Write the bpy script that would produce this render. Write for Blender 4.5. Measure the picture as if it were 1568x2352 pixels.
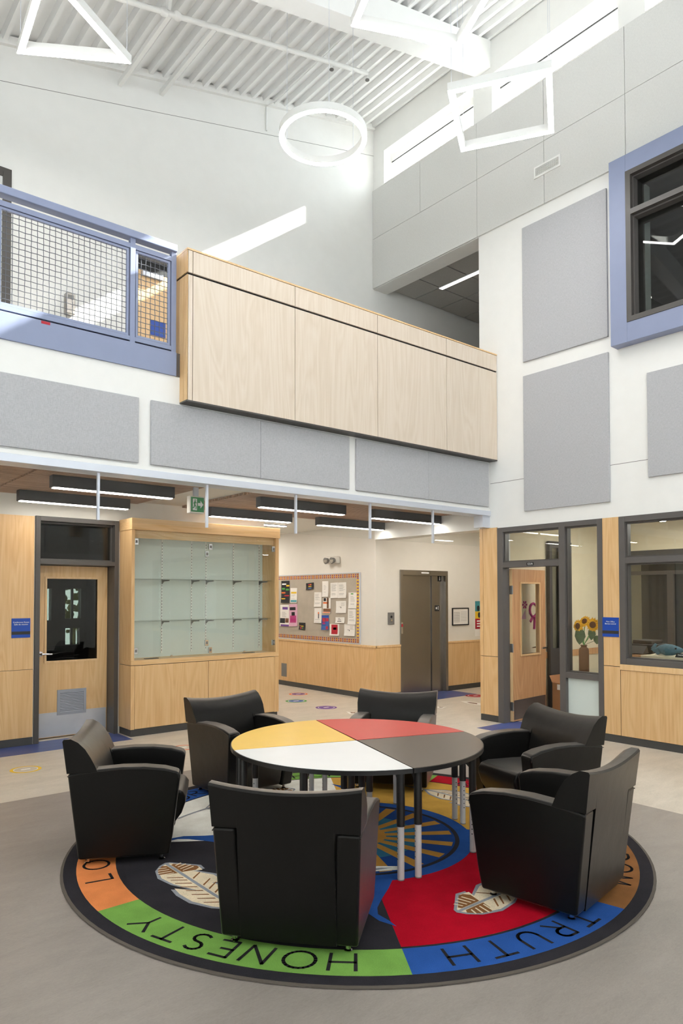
import bpy, bmesh, math, random
from mathutils import Vector, Matrix
random.seed(7)
for o in list(bpy.data.objects): bpy.data.objects.remove(o)
S = bpy.context.scene
COL = S.collection
R = math.radians
# ------------------------------------------------------------------ camera
F_PX, CY, YAW, PITCH, ROLL, CH = 1619.4476, 1325.478, R(50.29936), R(1.590585), R(-0.083218), 1.75
_F = Vector((math.cos(YAW), math.sin(YAW), 0)); _R = Vector((math.sin(YAW), -math.cos(YAW), 0)); _U = Vector((0, 0, 1))
_f = _F*math.cos(PITCH)+_U*math.sin(PITCH); _u = -_F*math.sin(PITCH)+_U*math.cos(PITCH)
_r = _R*math.cos(ROLL)+_u*math.sin(ROLL); _u = -_R*math.sin(ROLL)+_u*math.cos(ROLL)
cd = bpy.data.cameras.new('camera'); cam = bpy.data.objects.new('camera', cd); COL.objects.link(cam)
cd.sensor_fit = 'HORIZONTAL'; cd.sensor_width = 36; cd.lens = F_PX/1568*36
cd.shift_y = (CY-1176)/1568; cd.clip_start = .05; cd.clip_end = 200
m = Matrix((_r, _u, -_f)).transposed().to_4x4(); m.translation = (0, 0, CH); cam.matrix_world = m
S.camera = cam
def ray(px, py): return _r*((px-784)/F_PX) - _u*((py-CY)/F_PX) + _f
def onax(px, py, ax, v):
    d = ray(px, py); c = Vector((0, 0, CH)); return c + d*((v-c[ax])/d[ax])
def onX(px, py, v): return onax(px, py, 0, v)
def onY(px, py, v): return onax(px, py, 1, v)
def onZ(px, py, v=0.): return onax(px, py, 2, v)
# ------------------------------------------------------------------ world, sun, exposure
W = bpy.data.worlds.new('sky'); S.world = W; W.use_nodes = True
bg = W.node_tree.nodes['Background']; bg.inputs[0].default_value = (.89, .95, 1, 1); bg.inputs[1].default_value = 9.2
sl = bpy.data.lights.new('sun', 'SUN'); sl.energy = 40.; sl.angle = R(.6); sl.color = (1, .97, .92)
sun = bpy.data.objects.new('sun', sl); COL.objects.link(sun); sun.location = (20, 0, 20)
sun.rotation_euler = Vector((-1, .19, -.728)).to_track_quat('-Z', 'Y').to_euler()
S.view_settings.view_transform = 'Standard'; S.view_settings.look = 'None'; S.view_settings.gamma = 1
S.view_settings.use_curve_mapping = False; S.view_settings.exposure = 0.20
LAMP_PENDANT, LAMP_HALL, LAMP_OFFICE = 32., 24., 85.
# ------------------------------------------------------------------ materials
def lin(c):
    if isinstance(c, str): c = [int(c[i:i+2], 16) for i in (0, 2, 4)]
    return tuple(((v/255)/12.92 if v/255 <= .04045 else ((v/255+.055)/1.055)**2.4) for v in c)
MATS = {}
def newmat(name):
    M = bpy.data.materials.new(name); M.use_nodes = True; MATS[name] = M
    return M, M.node_tree, M.node_tree.nodes['Principled BSDF']
def N(nt, t, **kw):
    n = nt.nodes.new(t)
    for k, v in kw.items():
        if k in n.inputs: n.inputs[k].default_value = v
        else: setattr(n, k, v)
    return n
def coords(nt, scale=(1, 1, 1), rnd=False):
    tc = N(nt, 'ShaderNodeTexCoord'); mp = N(nt, 'ShaderNodeMapping'); mp.inputs['Scale'].default_value = scale
    nt.links.new(tc.outputs['Object'], mp.inputs['Vector'])
    if rnd:
        oi = N(nt, 'ShaderNodeObjectInfo'); mu = N(nt, 'ShaderNodeVectorMath', operation='SCALE'); mu.inputs[0].default_value = (17, 31, 23)
        nt.links.new(oi.outputs['Random'], mu.inputs['Scale']); nt.links.new(mu.outputs[0], mp.inputs['Location'])
    return mp.outputs['Vector']
def ramp(nt, fac, stops):
    r = N(nt, 'ShaderNodeValToRGB'); e = r.color_ramp.elements
    while len(e) < len(stops): e.new(.5)
    for i, (p, c) in enumerate(stops): e[i].position = p; e[i].color = (*c, 1)
    nt.links.new(fac, r.inputs['Fac']); return r.outputs['Color']
def plain(name, col, rough=.5, metal=0., var=.04, scale=6., bump=0., bscale=200., spec=.5):
    M, nt, b = newmat(name); c = lin(col); v = coords(nt)
    n = N(nt, 'ShaderNodeTexNoise', Scale=scale, Detail=3.); nt.links.new(v, n.inputs['Vector'])
    o = ramp(nt, n.outputs['Fac'], [(.3, tuple(x*(1-var) for x in c)), (.7, tuple(min(1, x*(1+var)) for x in c))])
    nt.links.new(o, b.inputs['Base Color']); b.inputs['Roughness'].default_value = rough; b.inputs['Metallic'].default_value = metal
    b.inputs['Specular IOR Level'].default_value = spec
    if bump:
        n2 = N(nt, 'ShaderNodeTexNoise', Scale=bscale, Detail=2.); nt.links.new(v, n2.inputs['Vector'])
        bp = N(nt, 'ShaderNodeBump', Strength=bump, Distance=.002); nt.links.new(n2.outputs['Fac'], bp.inputs['Height']); nt.links.new(bp.outputs[0], b.inputs['Normal'])
    return M
def wood(name, c0, c1, c2, axis='z', rough=.38):
    M, nt, b = newmat(name)
    sc = {'z': (5, 5, .55), 'x': (.55, 5, 5), 'y': (5, .55, 5)}[axis]; fine = {'z': (60, 60, 2.2), 'x': (2.2, 60, 60), 'y': (60, 2.2, 60)}[axis]
    v = coords(nt, sc, True); n = N(nt, 'ShaderNodeTexNoise', Scale=.55, Detail=2., Distortion=1.1); nt.links.new(v, n.inputs['Vector'])
    mu = N(nt, 'ShaderNodeMath', operation='MULTIPLY'); mu.inputs[1].default_value = 11.; nt.links.new(n.outputs['Fac'], mu.inputs[0])
    fr = N(nt, 'ShaderNodeMath', operation='PINGPONG'); fr.inputs[1].default_value = .5; nt.links.new(mu.outputs[0], fr.inputs[0])
    v2 = coords(nt, fine, True); n2 = N(nt, 'ShaderNodeTexNoise', Scale=1., Detail=4.); nt.links.new(v2, n2.inputs['Vector'])
    ad = N(nt, 'ShaderNodeMath', operation='MULTIPLY_ADD'); ad.inputs[1].default_value = .62; nt.links.new(fr.outputs[0], ad.inputs[0])
    m2 = N(nt, 'ShaderNodeMath', operation='MULTIPLY'); m2.inputs[1].default_value = .8; nt.links.new(n2.outputs['Fac'], m2.inputs[0]); nt.links.new(m2.outputs[0], ad.inputs[2])
    o = ramp(nt, ad.outputs[0], [(.25, lin(c0)), (.55, lin(c1)), (.85, lin(c2))])
    nt.links.new(o, b.inputs['Base Color']); b.inputs['Roughness'].default_value = rough
    return M
def glass(name, tint=(1, 1, 1), refl=1.0, rough=0.):
    M = bpy.data.materials.new(name); M.use_nodes = True; MATS[name] = M; nt = M.node_tree; nt.nodes.remove(nt.nodes['Principled BSDF'])
    out = nt.nodes['Material Output']; t = N(nt, 'ShaderNodeBsdfTransparent', Color=(*tint, 1)); g = N(nt, 'ShaderNodeBsdfGlossy', Roughness=rough)
    lw_ = N(nt, 'ShaderNodeLayerWeight', Blend=.5); pw = N(nt, 'ShaderNodeMath', operation='POWER'); pw.inputs[1].default_value = 5.; mu = N(nt, 'ShaderNodeMath', operation='MULTIPLY_ADD'); mu.inputs[1].default_value = .9*refl; mu.inputs[2].default_value = .04*refl; mu.use_clamp = True; mx = N(nt, 'ShaderNodeMixShader')
    nt.links.new(lw_.outputs['Facing'], pw.inputs[0]); nt.links.new(pw.outputs[0], mu.inputs[0]); nt.links.new(mu.outputs[0], mx.inputs[0]); nt.links.new(t.outputs[0], mx.inputs[1]); nt.links.new(g.outputs[0], mx.inputs[2]); nt.links.new(mx.outputs[0], out.inputs['Surface'])
    return M
def emit(name, col, strength):
    M = bpy.data.materials.new(name); M.use_nodes = True; MATS[name] = M; nt = M.node_tree; nt.nodes.remove(nt.nodes['Principled BSDF'])
    e = N(nt, 'ShaderNodeEmission', Strength=strength); e.inputs[0].default_value = (*col, 1); nt.links.new(e.outputs[0], nt.nodes['Material Output'].inputs['Surface']); return M
def fabric(name, col, scale=900., contrast=.10, rough=.9):
    M, nt, b = newmat(name); c = lin(col)
    outs = []
    for sc in ((scale*.12, scale*.12, scale), (scale, scale, scale*.12)):
        v = coords(nt, sc); n = N(nt, 'ShaderNodeTexNoise', Scale=.35, Detail=1.); nt.links.new(v, n.inputs['Vector']); outs.append(n.outputs['Fac'])
    a = N(nt, 'ShaderNodeMath', operation='ADD'); nt.links.new(outs[0], a.inputs[0]); nt.links.new(outs[1], a.inputs[1])
    h = N(nt, 'ShaderNodeMath', operation='MULTIPLY'); h.inputs[1].default_value = .5; nt.links.new(a.outputs[0], h.inputs[0])
    o = ramp(nt, h.outputs[0], [(.36, tuple(x*(1-contrast) for x in c)), (.64, tuple(min(1, x*(1+contrast)) for x in c))])
    nt.links.new(o, b.inputs['Base Color']); b.inputs['Roughness'].default_value = rough; b.inputs['Specular IOR Level'].default_value = .2
    bp = N(nt, 'ShaderNodeBump', Strength=.3, Distance=.001); nt.links.new(h.outputs[0], bp.inputs['Height']); nt.links.new(bp.outputs[0], b.inputs['Normal'])
    return M
def lino(name, col, var=.13, rough=.42):
    M, nt, b = newmat(name); c = lin(col); v = coords(nt); v2 = coords(nt, (1, 2.6, 1))
    n = N(nt, 'ShaderNodeTexNoise', Scale=2.2, Detail=9., Roughness=.68, Distortion=.6); nt.links.new(v2, n.inputs['Vector'])
    n2 = N(nt, 'ShaderNodeTexNoise', Scale=38., Detail=5., Roughness=.7, Distortion=1.2); nt.links.new(v2, n2.inputs['Vector'])
    a = N(nt, 'ShaderNodeMath', operation='ADD'); nt.links.new(n.outputs['Fac'], a.inputs[0]); nt.links.new(n2.outputs['Fac'], a.inputs[1])
    h = N(nt, 'ShaderNodeMath', operation='MULTIPLY'); h.inputs[1].default_value = .5; nt.links.new(a.outputs[0], h.inputs[0])
    o = ramp(nt, h.outputs[0], [(.38, tuple(x*(1-var) for x in c)), (.5, c), (.63, tuple(min(1, x*(1+var)) for x in c))])
    nt.links.new(o, b.inputs['Base Color']); b.inputs['Roughness'].default_value = rough
    return M
def pile(name, col, var=.28):
    M, nt, b = newmat(name); c = lin(col); v = coords(nt)
    n = N(nt, 'ShaderNodeTexNoise', Scale=330., Detail=2.); nt.links.new(v, n.inputs['Vector'])
    n2 = N(nt, 'ShaderNodeTexNoise', Scale=7., Detail=3.); nt.links.new(v, n2.inputs['Vector'])
    a = N(nt, 'ShaderNodeMath', operation='MULTIPLY_ADD'); a.inputs[1].default_value = .7; nt.links.new(n.outputs['Fac'], a.inputs[0])
    h = N(nt, 'ShaderNodeMath', operation='MULTIPLY'); h.inputs[1].default_value = .3; nt.links.new(n2.outputs['Fac'], h.inputs[0]); nt.links.new(h.outputs[0], a.inputs[2])
    o = ramp(nt, a.outputs[0], [(.33, tuple(x*(1-var) for x in c)), (.67, tuple(min(1, x*(1+var)) for x in c))])
    nt.links.new(o, b.inputs['Base Color']); b.inputs['Roughness'].default_value = .95; b.inputs['Specular IOR Level'].default_value = .1
    bp = N(nt, 'ShaderNodeBump', Strength=.5, Distance=.004); nt.links.new(n.outputs['Fac'], bp.inputs['Height']); nt.links.new(bp.outputs[0], b.inputs['Normal'])
    return M
plain('white', (236, 235, 232), .7, var=.012); plain('ceilwhite', (238, 238, 237), .6, var=.015); plain('hallwhite', (226, 221, 212), .7, var=.012)
plain('beamwhite', (238, 238, 236), .45, var=.01); plain('cream', (226, 214, 186), .7, var=.02)
plain('framegrey', (92, 88, 86), .4, var=.03); plain('frameblue', (136, 145, 174), .42, var=.02); plain('darkframe', (78, 74, 71), .35, var=.02)
plain('base', (66, 65, 64), .5, var=.05); plain('gap', (26, 22, 20), .9); plain('blackmatte', (44, 42, 41), .55, var=.06)
plain('black', (16, 16, 17), .45); plain('tableedge', (28, 26, 25), .4); plain('alu', (208, 212, 222), .35, .25, var=.02)
plain('steel', (156, 151, 145), .27, .95, var=.05, scale=2.); plain('chrome', (215, 215, 215), .12, 1.); plain('kick', (208, 211, 218), .35, .6, var=.08, scale=3)
plain('kickdark', (112, 104, 104), .3, .8, var=.08, scale=3.); plain('grille', (158, 162, 172), .45, .3); plain('wire', (96, 98, 106), .4, .5)
plain('signblue', (12, 70, 170), .4); plain('printwhite', (240, 240, 240), .6); plain('paper', (236, 232, 226), .8, var=.02); plain('ink', (92, 90, 92), .8)
plain('inkblack', (22, 22, 24), .7); plain('red', (176, 24, 44), .6); plain('magenta', (168, 40, 110), .6); plain('pinkp', (214, 168, 190), .7)
plain('yellow', (232, 190, 40), .6); plain('orange', (226, 110, 46), .6); plain('greenp', (70, 150, 60), .6); plain('bluep', (56, 92, 160), .6); plain('teal', (58, 140, 150), .6); plain('purple', (104, 60, 140), .6)
plain('tan', (196, 160, 110), .8); plain('maroon', (150, 50, 56), .7); plain('leafgreen2', (140, 140, 60), .8, var=.3, scale=12.); plain('brownp', (110, 74, 48), .7); plain('cork', (176, 166, 152), .9, var=.05, bump=.2); plain('whiteback', (214, 220, 216), .5, var=.01)
plain('exitgreen', (30, 140, 70), .5); plain('frost', (214, 224, 220), .35, var=.01); plain('greyplastic', (120, 118, 116), .5)
plain('brass', (150, 120, 70), .35, .9); plain('hinge', (150, 148, 146), .35, .9); plain('plushblue', (86, 118, 132), .95, var=.15, scale=30.)
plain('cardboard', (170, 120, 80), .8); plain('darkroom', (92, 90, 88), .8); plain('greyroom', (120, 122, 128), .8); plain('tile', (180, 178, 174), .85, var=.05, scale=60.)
plain('legwhite', (196, 192, 188), .35); plain('rope', (84, 76, 68), .8)
M, nt, b = newmat('leather'); nt.nodes.remove(b); out = nt.nodes['Material Output']
v = coords(nt); n = N(nt, 'ShaderNodeTexVoronoi', Scale=520.); nt.links.new(v, n.inputs['Vector']); n3 = N(nt, 'ShaderNodeTexNoise', Scale=9., Detail=3.); nt.links.new(v, n3.inputs['Vector'])
bp = N(nt, 'ShaderNodeBump', Strength=.16, Distance=.0008); nt.links.new(n.outputs['Distance'], bp.inputs['Height']); bp2 = N(nt, 'ShaderNodeBump', Strength=.12, Distance=.012)
nt.links.new(n3.outputs['Fac'], bp2.inputs['Height']); nt.links.new(bp.outputs[0], bp2.inputs['Normal'])
df = N(nt, 'ShaderNodeBsdfDiffuse'); df.inputs[0].default_value = (.0045, .0042, .0039, 1); gl_ = N(nt, 'ShaderNodeBsdfGlossy', Roughness=.34); gl_.inputs[0].default_value = (1, .95, .90, 1)
lwt = N(nt, 'ShaderNodeLayerWeight', Blend=.5); pw = N(nt, 'ShaderNodeMath', operation='POWER'); pw.inputs[1].default_value = 2.7; ma = N(nt, 'ShaderNodeMath', operation='MULTIPLY_ADD'); ma.inputs[1].default_value = .56; ma.inputs[2].default_value = .016; mx = N(nt, 'ShaderNodeMixShader')
for q in (df, gl_, lwt): nt.links.new(bp2.outputs[0], q.inputs['Normal'])
nt.links.new(lwt.outputs['Facing'], pw.inputs[0]); nt.links.new(pw.outputs[0], ma.inputs[0]); nt.links.new(ma.outputs[0], mx.inputs[0]); nt.links.new(df.outputs[0], mx.inputs[1]); nt.links.new(gl_.outputs[0], mx.inputs[2]); nt.links.new(mx.outputs[0], out.inputs['Surface'])
wood('maple', (212, 168, 116), (222, 182, 130), (229, 192, 142)); wood('maplex', (210, 166, 112), (223, 184, 132), (231, 196, 148), 'x')
wood('palewood', (214, 197, 177), (221, 205, 187), (226, 212, 196)); wood('doorwood', (184, 136, 92), (200, 152, 108), (210, 165, 122)); wood('maplelight', (222, 182, 128), (228, 190, 140), (234, 200, 152))  # paler wood tones than the maple, for the balcony front
wood('slatwood', (146, 114, 90), (172, 138, 110), (188, 154, 126), 'x', .6)
fabric('acoustic', (181, 181, 184)); fabric('band', (216, 215, 212), contrast=.06)
lino('linolight', (202, 192, 178)); lino('linodark', (143, 134, 127)); lino('linoblue', (66, 82, 140), .2)
glass('glass', (.97, .99, .98)); glass('glassgreen', (.965, .985, .972), .8); glass('glassdark', (.72, .73, .72), 1.); glass('glasstint', (.30, .33, .30), 1.); glass('glassclear', (.985, .992, .988), .6)
emit('lampwhite', (1, .985, .965), LAMP_PENDANT); emit('upfill', (.98, .99, 1), 12.); emit('lampstrip', (1, .95, .87), 30.); emit('lampcorridor', (1, .95, .87), 100.); emit('lamphall', (1, .95, .87), LAMP_HALL); emit('lampoffice', (1, .96, .89), LAMP_OFFICE); emit('lampsoft', (1, .95, .88), 3.)
for k, c in dict(rgreen=(116, 160, 74), rblue=(40, 80, 148), rbluedeep=(32, 68, 132), rred=(172, 6, 32), ryellow=(206, 160, 72), rwhite=(244, 236, 221), rblack=(44, 42, 46), rorange=(220, 132, 76), rbrown=(134, 90, 52), rgrey=(146, 148, 154), rcream=(226, 208, 178), rteal=(52, 110, 138), rgold=(188, 136, 62), rink=(38, 36, 38)).items(): pile(k, c)
# ------------------------------------------------------------------ mesh helpers
class MB:
    def __init__(s): s.v = []; s.f = []; s.m = []
    def add(s, vs, fs, mi=0):
        o = len(s.v); s.v += [tuple(q) for q in vs]; s.f += [tuple(i+o for i in q) for q in fs]; s.m += [mi]*len(fs); return s
    def box(s, x0, x1, y0, y1, z0, z1, mi=0):
        x0, x1 = sorted((x0, x1)); y0, y1 = sorted((y0, y1)); z0, z1 = sorted((z0, z1))
        return s.add([(x0, y0, z0), (x1, y0, z0), (x1, y1, z0), (x0, y1, z0), (x0, y0, z1), (x1, y0, z1), (x1, y1, z1), (x0, y1, z1)],
                     [(0, 3, 2, 1), (4, 5, 6, 7), (0, 1, 5, 4), (1, 2, 6, 5), (2, 3, 7, 6), (3, 0, 4, 7)], mi)
    def prism(s, pts, fn0, fn1, mi=0):
        n = len(pts); vs = [fn0(p) for p in pts]+[fn1(p) for p in pts]
        return s.add(vs, [tuple(range(n-1, -1, -1)), tuple(range(n, 2*n))]+[(i, (i+1) % n, n+(i+1) % n, n+i) for i in range(n)], mi)
    def tube(s, pts, r, n=8, cap=True, mi=0):
        pts = [Vector(p) for p in pts]; rs = r if isinstance(r, (list, tuple)) else [r]*len(pts); vs = []; fs = []
        up = None
        for i, p in enumerate(pts):
            d = (pts[min(i+1, len(pts)-1)]-pts[max(i-1, 0)]).normalized()
            if up is None: up = Vector((0, 0, 1)) if abs(d.z) < .9 else Vector((1, 0, 0))
            a = d.cross(up).normalized(); c = a.cross(d).normalized(); up = c
            for k in range(n):
                t = 2*math.pi*(k+.5)/n; vs.append(p+(a*math.cos(t)+c*math.sin(t))*rs[i])
        for i in range(len(pts)-1):
            for k in range(n): fs.append((i*n+k, i*n+(k+1) % n, (i+1)*n+(k+1) % n, (i+1)*n+k))
        if cap: fs += [tuple(range(n-1, -1, -1)), tuple(range((len(pts)-1)*n, len(pts)*n))]
        return s.add(vs, fs, mi)
    def lathe(s, prof, n=16, c=(0, 0, 0), mi=0):
        vs = []; fs = []
        for r, z in prof:
            for k in range(n): t = 2*math.pi*k/n; vs.append((c[0]+r*math.cos(t), c[1]+r*math.sin(t), c[2]+z))
        for i in range(len(prof)-1):
            for k in range(n): fs.append((i*n+k, i*n+(k+1) % n, (i+1)*n+(k+1) % n, (i+1)*n+k))
        fs += [tuple(range(n-1, -1, -1)), tuple(range((len(prof)-1)*n, len(prof)*n))]
        return s.add(vs, fs, mi)
    def ball(s, c, r, n=10, mi=0):
        rx, ry, rz = r if isinstance(r, tuple) else (r, r, r); vs = []; fs = []
        for i in range(1, n): 
            p = math.pi*i/n
            for k in range(2*n): t = math.pi*k/n; vs.append((c[0]+rx*math.sin(p)*math.cos(t), c[1]+ry*math.sin(p)*math.sin(t), c[2]+rz*math.cos(p)))
        q = 2*n
        for i in range(n-2):
            for k in range(q): fs.append((i*q+k, (i+1)*q+k, (i+1)*q+(k+1) % q, i*q+(k+1) % q))
        fs += [tuple(range(q)), tuple(range((n-1)*q-1, (n-2)*q-1, -1))]
        return s.add(vs, fs, mi)
    def quad(s, a, b, c, d, mi=0): return s.add([a, b, c, d], [(0, 1, 2, 3)], mi)
    def build(s, name, mats, parent=None, bevel=0., smooth=None, seg=2, kind=None, label=None):
        me = bpy.data.meshes.new(name); me.from_pydata(s.v, [], s.f)
        for mm in ([mats] if isinstance(mats, str) else mats): me.materials.append(MATS[mm])
        if any(s.m): me.polygons.foreach_set('material_index', s.m)
        bm = bmesh.new(); bm.from_mesh(me); bmesh.ops.recalc_face_normals(bm, faces=bm.faces); bm.to_mesh(me); bm.free()
        if smooth is not None or bevel:
            me.polygons.foreach_set('use_smooth', [True]*len(me.polygons)); me.set_sharp_from_angle(angle=R(smooth or 35))
        me.update(); return link(name, me, parent, bevel, seg, kind, label)
def link(name, me, parent=None, bevel=0., seg=2, kind=None, label=None):
    o = bpy.data.objects.new(name, me); COL.objects.link(o)
    if parent is not None:
        o.parent = parent; o.matrix_parent_inverse = PW[parent.name].inverted() if parent.name in PW else Matrix()
    if bevel:
        md = o.modifiers.new('bevel', 'BEVEL'); md.width = bevel; md.segments = seg; md.limit_method = 'ANGLE'; md.angle_limit = R(40); md.harden_normals = True
    if kind: o['kind'] = kind
    if label: o['label'] = label
    PW[o.name] = Matrix(); return o
PW = {}
def tag(o, label, cat, group=None):
    o['label'] = label; o['category'] = cat
    if group: o['group'] = group
    return o
def thing(name, label, cat, loc=(0, 0, 0), rz=0., group=None, local=False, kind=None):
    o = bpy.data.objects.new(name, None); COL.objects.link(o); o.empty_display_size = .1
    o.location = loc; o.rotation_euler = (0, 0, rz)
    if not local: PW[o.name] = Matrix.Translation(loc) @ Matrix.Rotation(rz, 4, 'Z')
    if label: o['label'] = label
    if cat: o['category'] = cat
    if group: o['group'] = group
    if kind: o['kind'] = kind
    return o
def struct(name, loc=(0, 0, 0), label=None): return thing(name, label, None, loc, kind='structure')
def copytree(root, loc, rz, label=None):
    r = root.copy(); COL.objects.link(r); r.location = loc; r.rotation_euler = (0, 0, rz)
    if label: r['label'] = label
    for ch in list(root.children):
        c = ch.copy(); COL.objects.link(c); c.parent = r
        for g in list(ch.children): d = g.copy(); COL.objects.link(d); d.parent = c
    return r
def wallmb(ax, c0, c1, u0, u1, z0, z1, holes=(), mb=None):
    """wall slab: ax 'x' -> plane of constant x between c0 and c1, u along y; holes = (u0,u1,z0,z1)"""
    mb = mb or MB(); us = sorted({u0, u1, *[min(max(h, u0), u1) for q in holes for h in q[:2]]}); zs = sorted({z0, z1, *[min(max(h, z0), z1) for q in holes for h in q[2:]]})
    for i in range(len(us)-1):
        run = None
        for j in range(len(zs)-1):
            um, zm = (us[i]+us[i+1])/2, (zs[j]+zs[j+1])/2
            solid = not any(q[0] < um < q[1] and q[2] < zm < q[3] for q in holes)
            if solid and run is None: run = zs[j]
            if (not solid or j == len(zs)-2) and run is not None:
                top = zs[j+1] if solid else zs[j]
                if ax == 'x': mb.box(c0, c1, us[i], us[i+1], run, top)
                else: mb.box(us[i], us[i+1], c0, c1, run, top)
                run = None
    return mb
def text(name, s, size, origin, right, up, mat, parent, depth=.001, align='CENTER', off=.0015):
    cu = bpy.data.curves.new(name, 'FONT'); cu.body = s; cu.size = size; cu.align_x = align; cu.align_y = 'CENTER'; cu.extrude = depth; cu.space_line = 1.05
    t = bpy.data.objects.new(name, cu); COL.objects.link(t); bpy.context.view_layer.update()
    me = bpy.data.meshes.new_from_object(t.evaluated_get(bpy.context.evaluated_depsgraph_get())); bpy.data.objects.remove(t)
    r, u = Vector(right).normalized(), Vector(up).normalized(); nn = r.cross(u); mt = Matrix((r, u, nn)).transposed().to_4x4(); mt.translation = Vector(origin)+nn*(off+depth)
    me.transform(mt); me.materials.clear(); me.materials.append(MATS[mat]); return link(name, me, parent)
XC, YF, YB, YU = 7.97, 6.32, 8.86, 8.73
def roof(x): return 8.231+(x-2.084)*.2525
# ------------------------------------------------------------------ room shell
fl = MB(); xs = [-3, 1.7, 3.6, 5.75, 7.41, 8.25, 8.62, 9.99, 13.5]; ys = [-4, 5.15, 6.12, 6.5, 8.22, 8.345, 8.95, 13.5]
for i in range(len(xs)-1):
    for j in range(len(ys)-1):
        x, y = (xs[i]+xs[i+1])/2, (ys[j]+ys[j+1])/2; mi = 0
        if x < 5.75 and y < 6.5: mi = 1
        if (1.7 < x < 3.6 and 8.345 < y < 8.95) or (7.41 < x < 8.25 and 5.15 < y < 6.12) or (8.62 < x < 9.99 and 8.22 < y < 8.95): mi = 2
        fl.quad((xs[i], ys[j], 0), (xs[i+1], ys[j], 0), (xs[i+1], ys[j+1], 0), (xs[i], ys[j+1], 0), mi)
floor = fl.build('floor', ['linolight', 'linodark', 'linoblue'], kind='structure')
# wall C (right)
wins = [(6.56, 8.47), (4.31, 6.22), (2.06, 3.97), (-.19, 1.72), (-2.44, -.53)]
holes = [(a, b, 8.63, 9.22) for a, b in wins]+[(6.48, YU+1, 4.14, 6.95), (1.3, 4.24, 5.0, 6.86), (-.3, 6.18, 0, 2.705)]
wallmb('x', XC, XC+.30, -4, YU, 2.705, 10, holes).build('wall_right', 'white', kind='structure')
wallmb('x', XC+.02, XC+.28, -4, 6.48, 0, 2.705, [(-.3, 6.18, 0, 2.705)]).build('wall_right_lower', 'white', kind='structure')
# wall of the upper floor, at the back
wallmb('y', YU, YU+.13, -3, 13.5, 4.14, 10, [(-3, 1.9, 4.14, 6.75)]).build('wall_back_upper', 'white', kind='structure')
wallmb('y', YF, YF+.18, -3, XC, 2.89, 4.14).build('wall_front_upper', 'white', kind='structure')
MB().box(-3, 13.5, YF+.0, YU, 4.0, 4.14).build('floor_upper', 'linolight', kind='structure')
# lower back wall with the door opening
wallmb('y', YB, YB+.3, -3, 5.85, 0, 4.0, [(2.575, 3.595, 0, 2.725)]).build('wall_back_lower', 'hallwhite', kind='structure')
MB().box(5.6, 5.85, YB+.3, 13.5, 0, 4).build('wall_hall_left', 'hallwhite', kind='structure')
MB().box(8.11, 8.36, YB, 13.5, 0, 4).build('wall_hall_right', 'hallwhite', kind='structure')
MB().box(5.85, 8.11, 13.3, 13.5, 0, 4).build('wall_hall_end', 'hallwhite', kind='structure')
wallmb('y', YB, YB+.25, 8.36, 13.5, 0, 4, [(8.70, 9.89, 0, 2.2)]).build('wall_elevator', 'hallwhite', kind='structure')
MB().box(8.25, 13.5, 6.34, 6.48, 0, 4.0).build('wall_office_back', 'cream', kind='structure')
MB().box(13.3, 13.5, 6.48, 8.86, 0, 4.0).build('wall_hall_far', 'hallwhite', kind='structure')
# hall ceiling, slat clouds
ch_ = MB().box(-3, 13.5, YF+.18, 13.5, 3.0, 3.06).build('ceiling_hall', 'hallwhite', kind='structure')
for a, b_ in ((-.2, 2.02), (2.05, 3.82), (4.46, 7.95)):
    s_ = MB()
    y = 6.54
    while y < 8.76: s_.box(a, b_, y, y+.024, 2.965, 2.995); y += .046
    for x in (a+.15, b_-.15): s_.box(x, x+.04, 6.54, 8.78, 2.994, 2.9995)
    s_.build('slat_cloud', 'slatwood', ch_, kind='stuff')
# rear walls behind the viewpoint with tall windows
rw = [(-2.2+i*2.05, -1.6+i*2.05, .6, 2.6) for i in range(5)]+[(-2.2+i*2.05, -1.0+i*2.05, 5.2, 6.6) for i in range(5)]
wallmb('y', -4.25, -4, -3, XC+.3, 0, 10, rw).build('wall_rear', 'white', kind='structure')
lw = [(-3.2+i*2.3, -2.6+i*2.3, .6, 2.6) for i in range(4)]+[(-3.2+i*2.3, -2.0+i*2.3, 5.2, 6.4) for i in range(4)]
wallmb('x', -3.25, -3, -4.25, 13.5, 0, 10, lw).build('wall_left', 'white', kind='structure')
for nm, L, ax in (('window_rear', rw, 'y'), ('window_left', lw, 'x')):
    fr = MB(); gl = MB(); c = -4.12 if ax == 'y' else -3.12
    for (u0, u1, z0, z1) in L:
        wallmb(ax, c-.04, c+.04, u0, u1, z0, z1, [(u0+.05, u1-.05, z0+.05, z1-.05)], fr)
        if ax == 'y': gl.box(u0+.05, u1-.05, c-.004, c+.004, z0+.05, z1-.05)
        else: gl.box(c-.004, c+.004, u0+.05, u1-.05, z0+.05, z1-.05)
    w_ = struct(nm); fr.build('frame', 'framegrey', w_); gl.build('pane', 'glass', w_)
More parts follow.
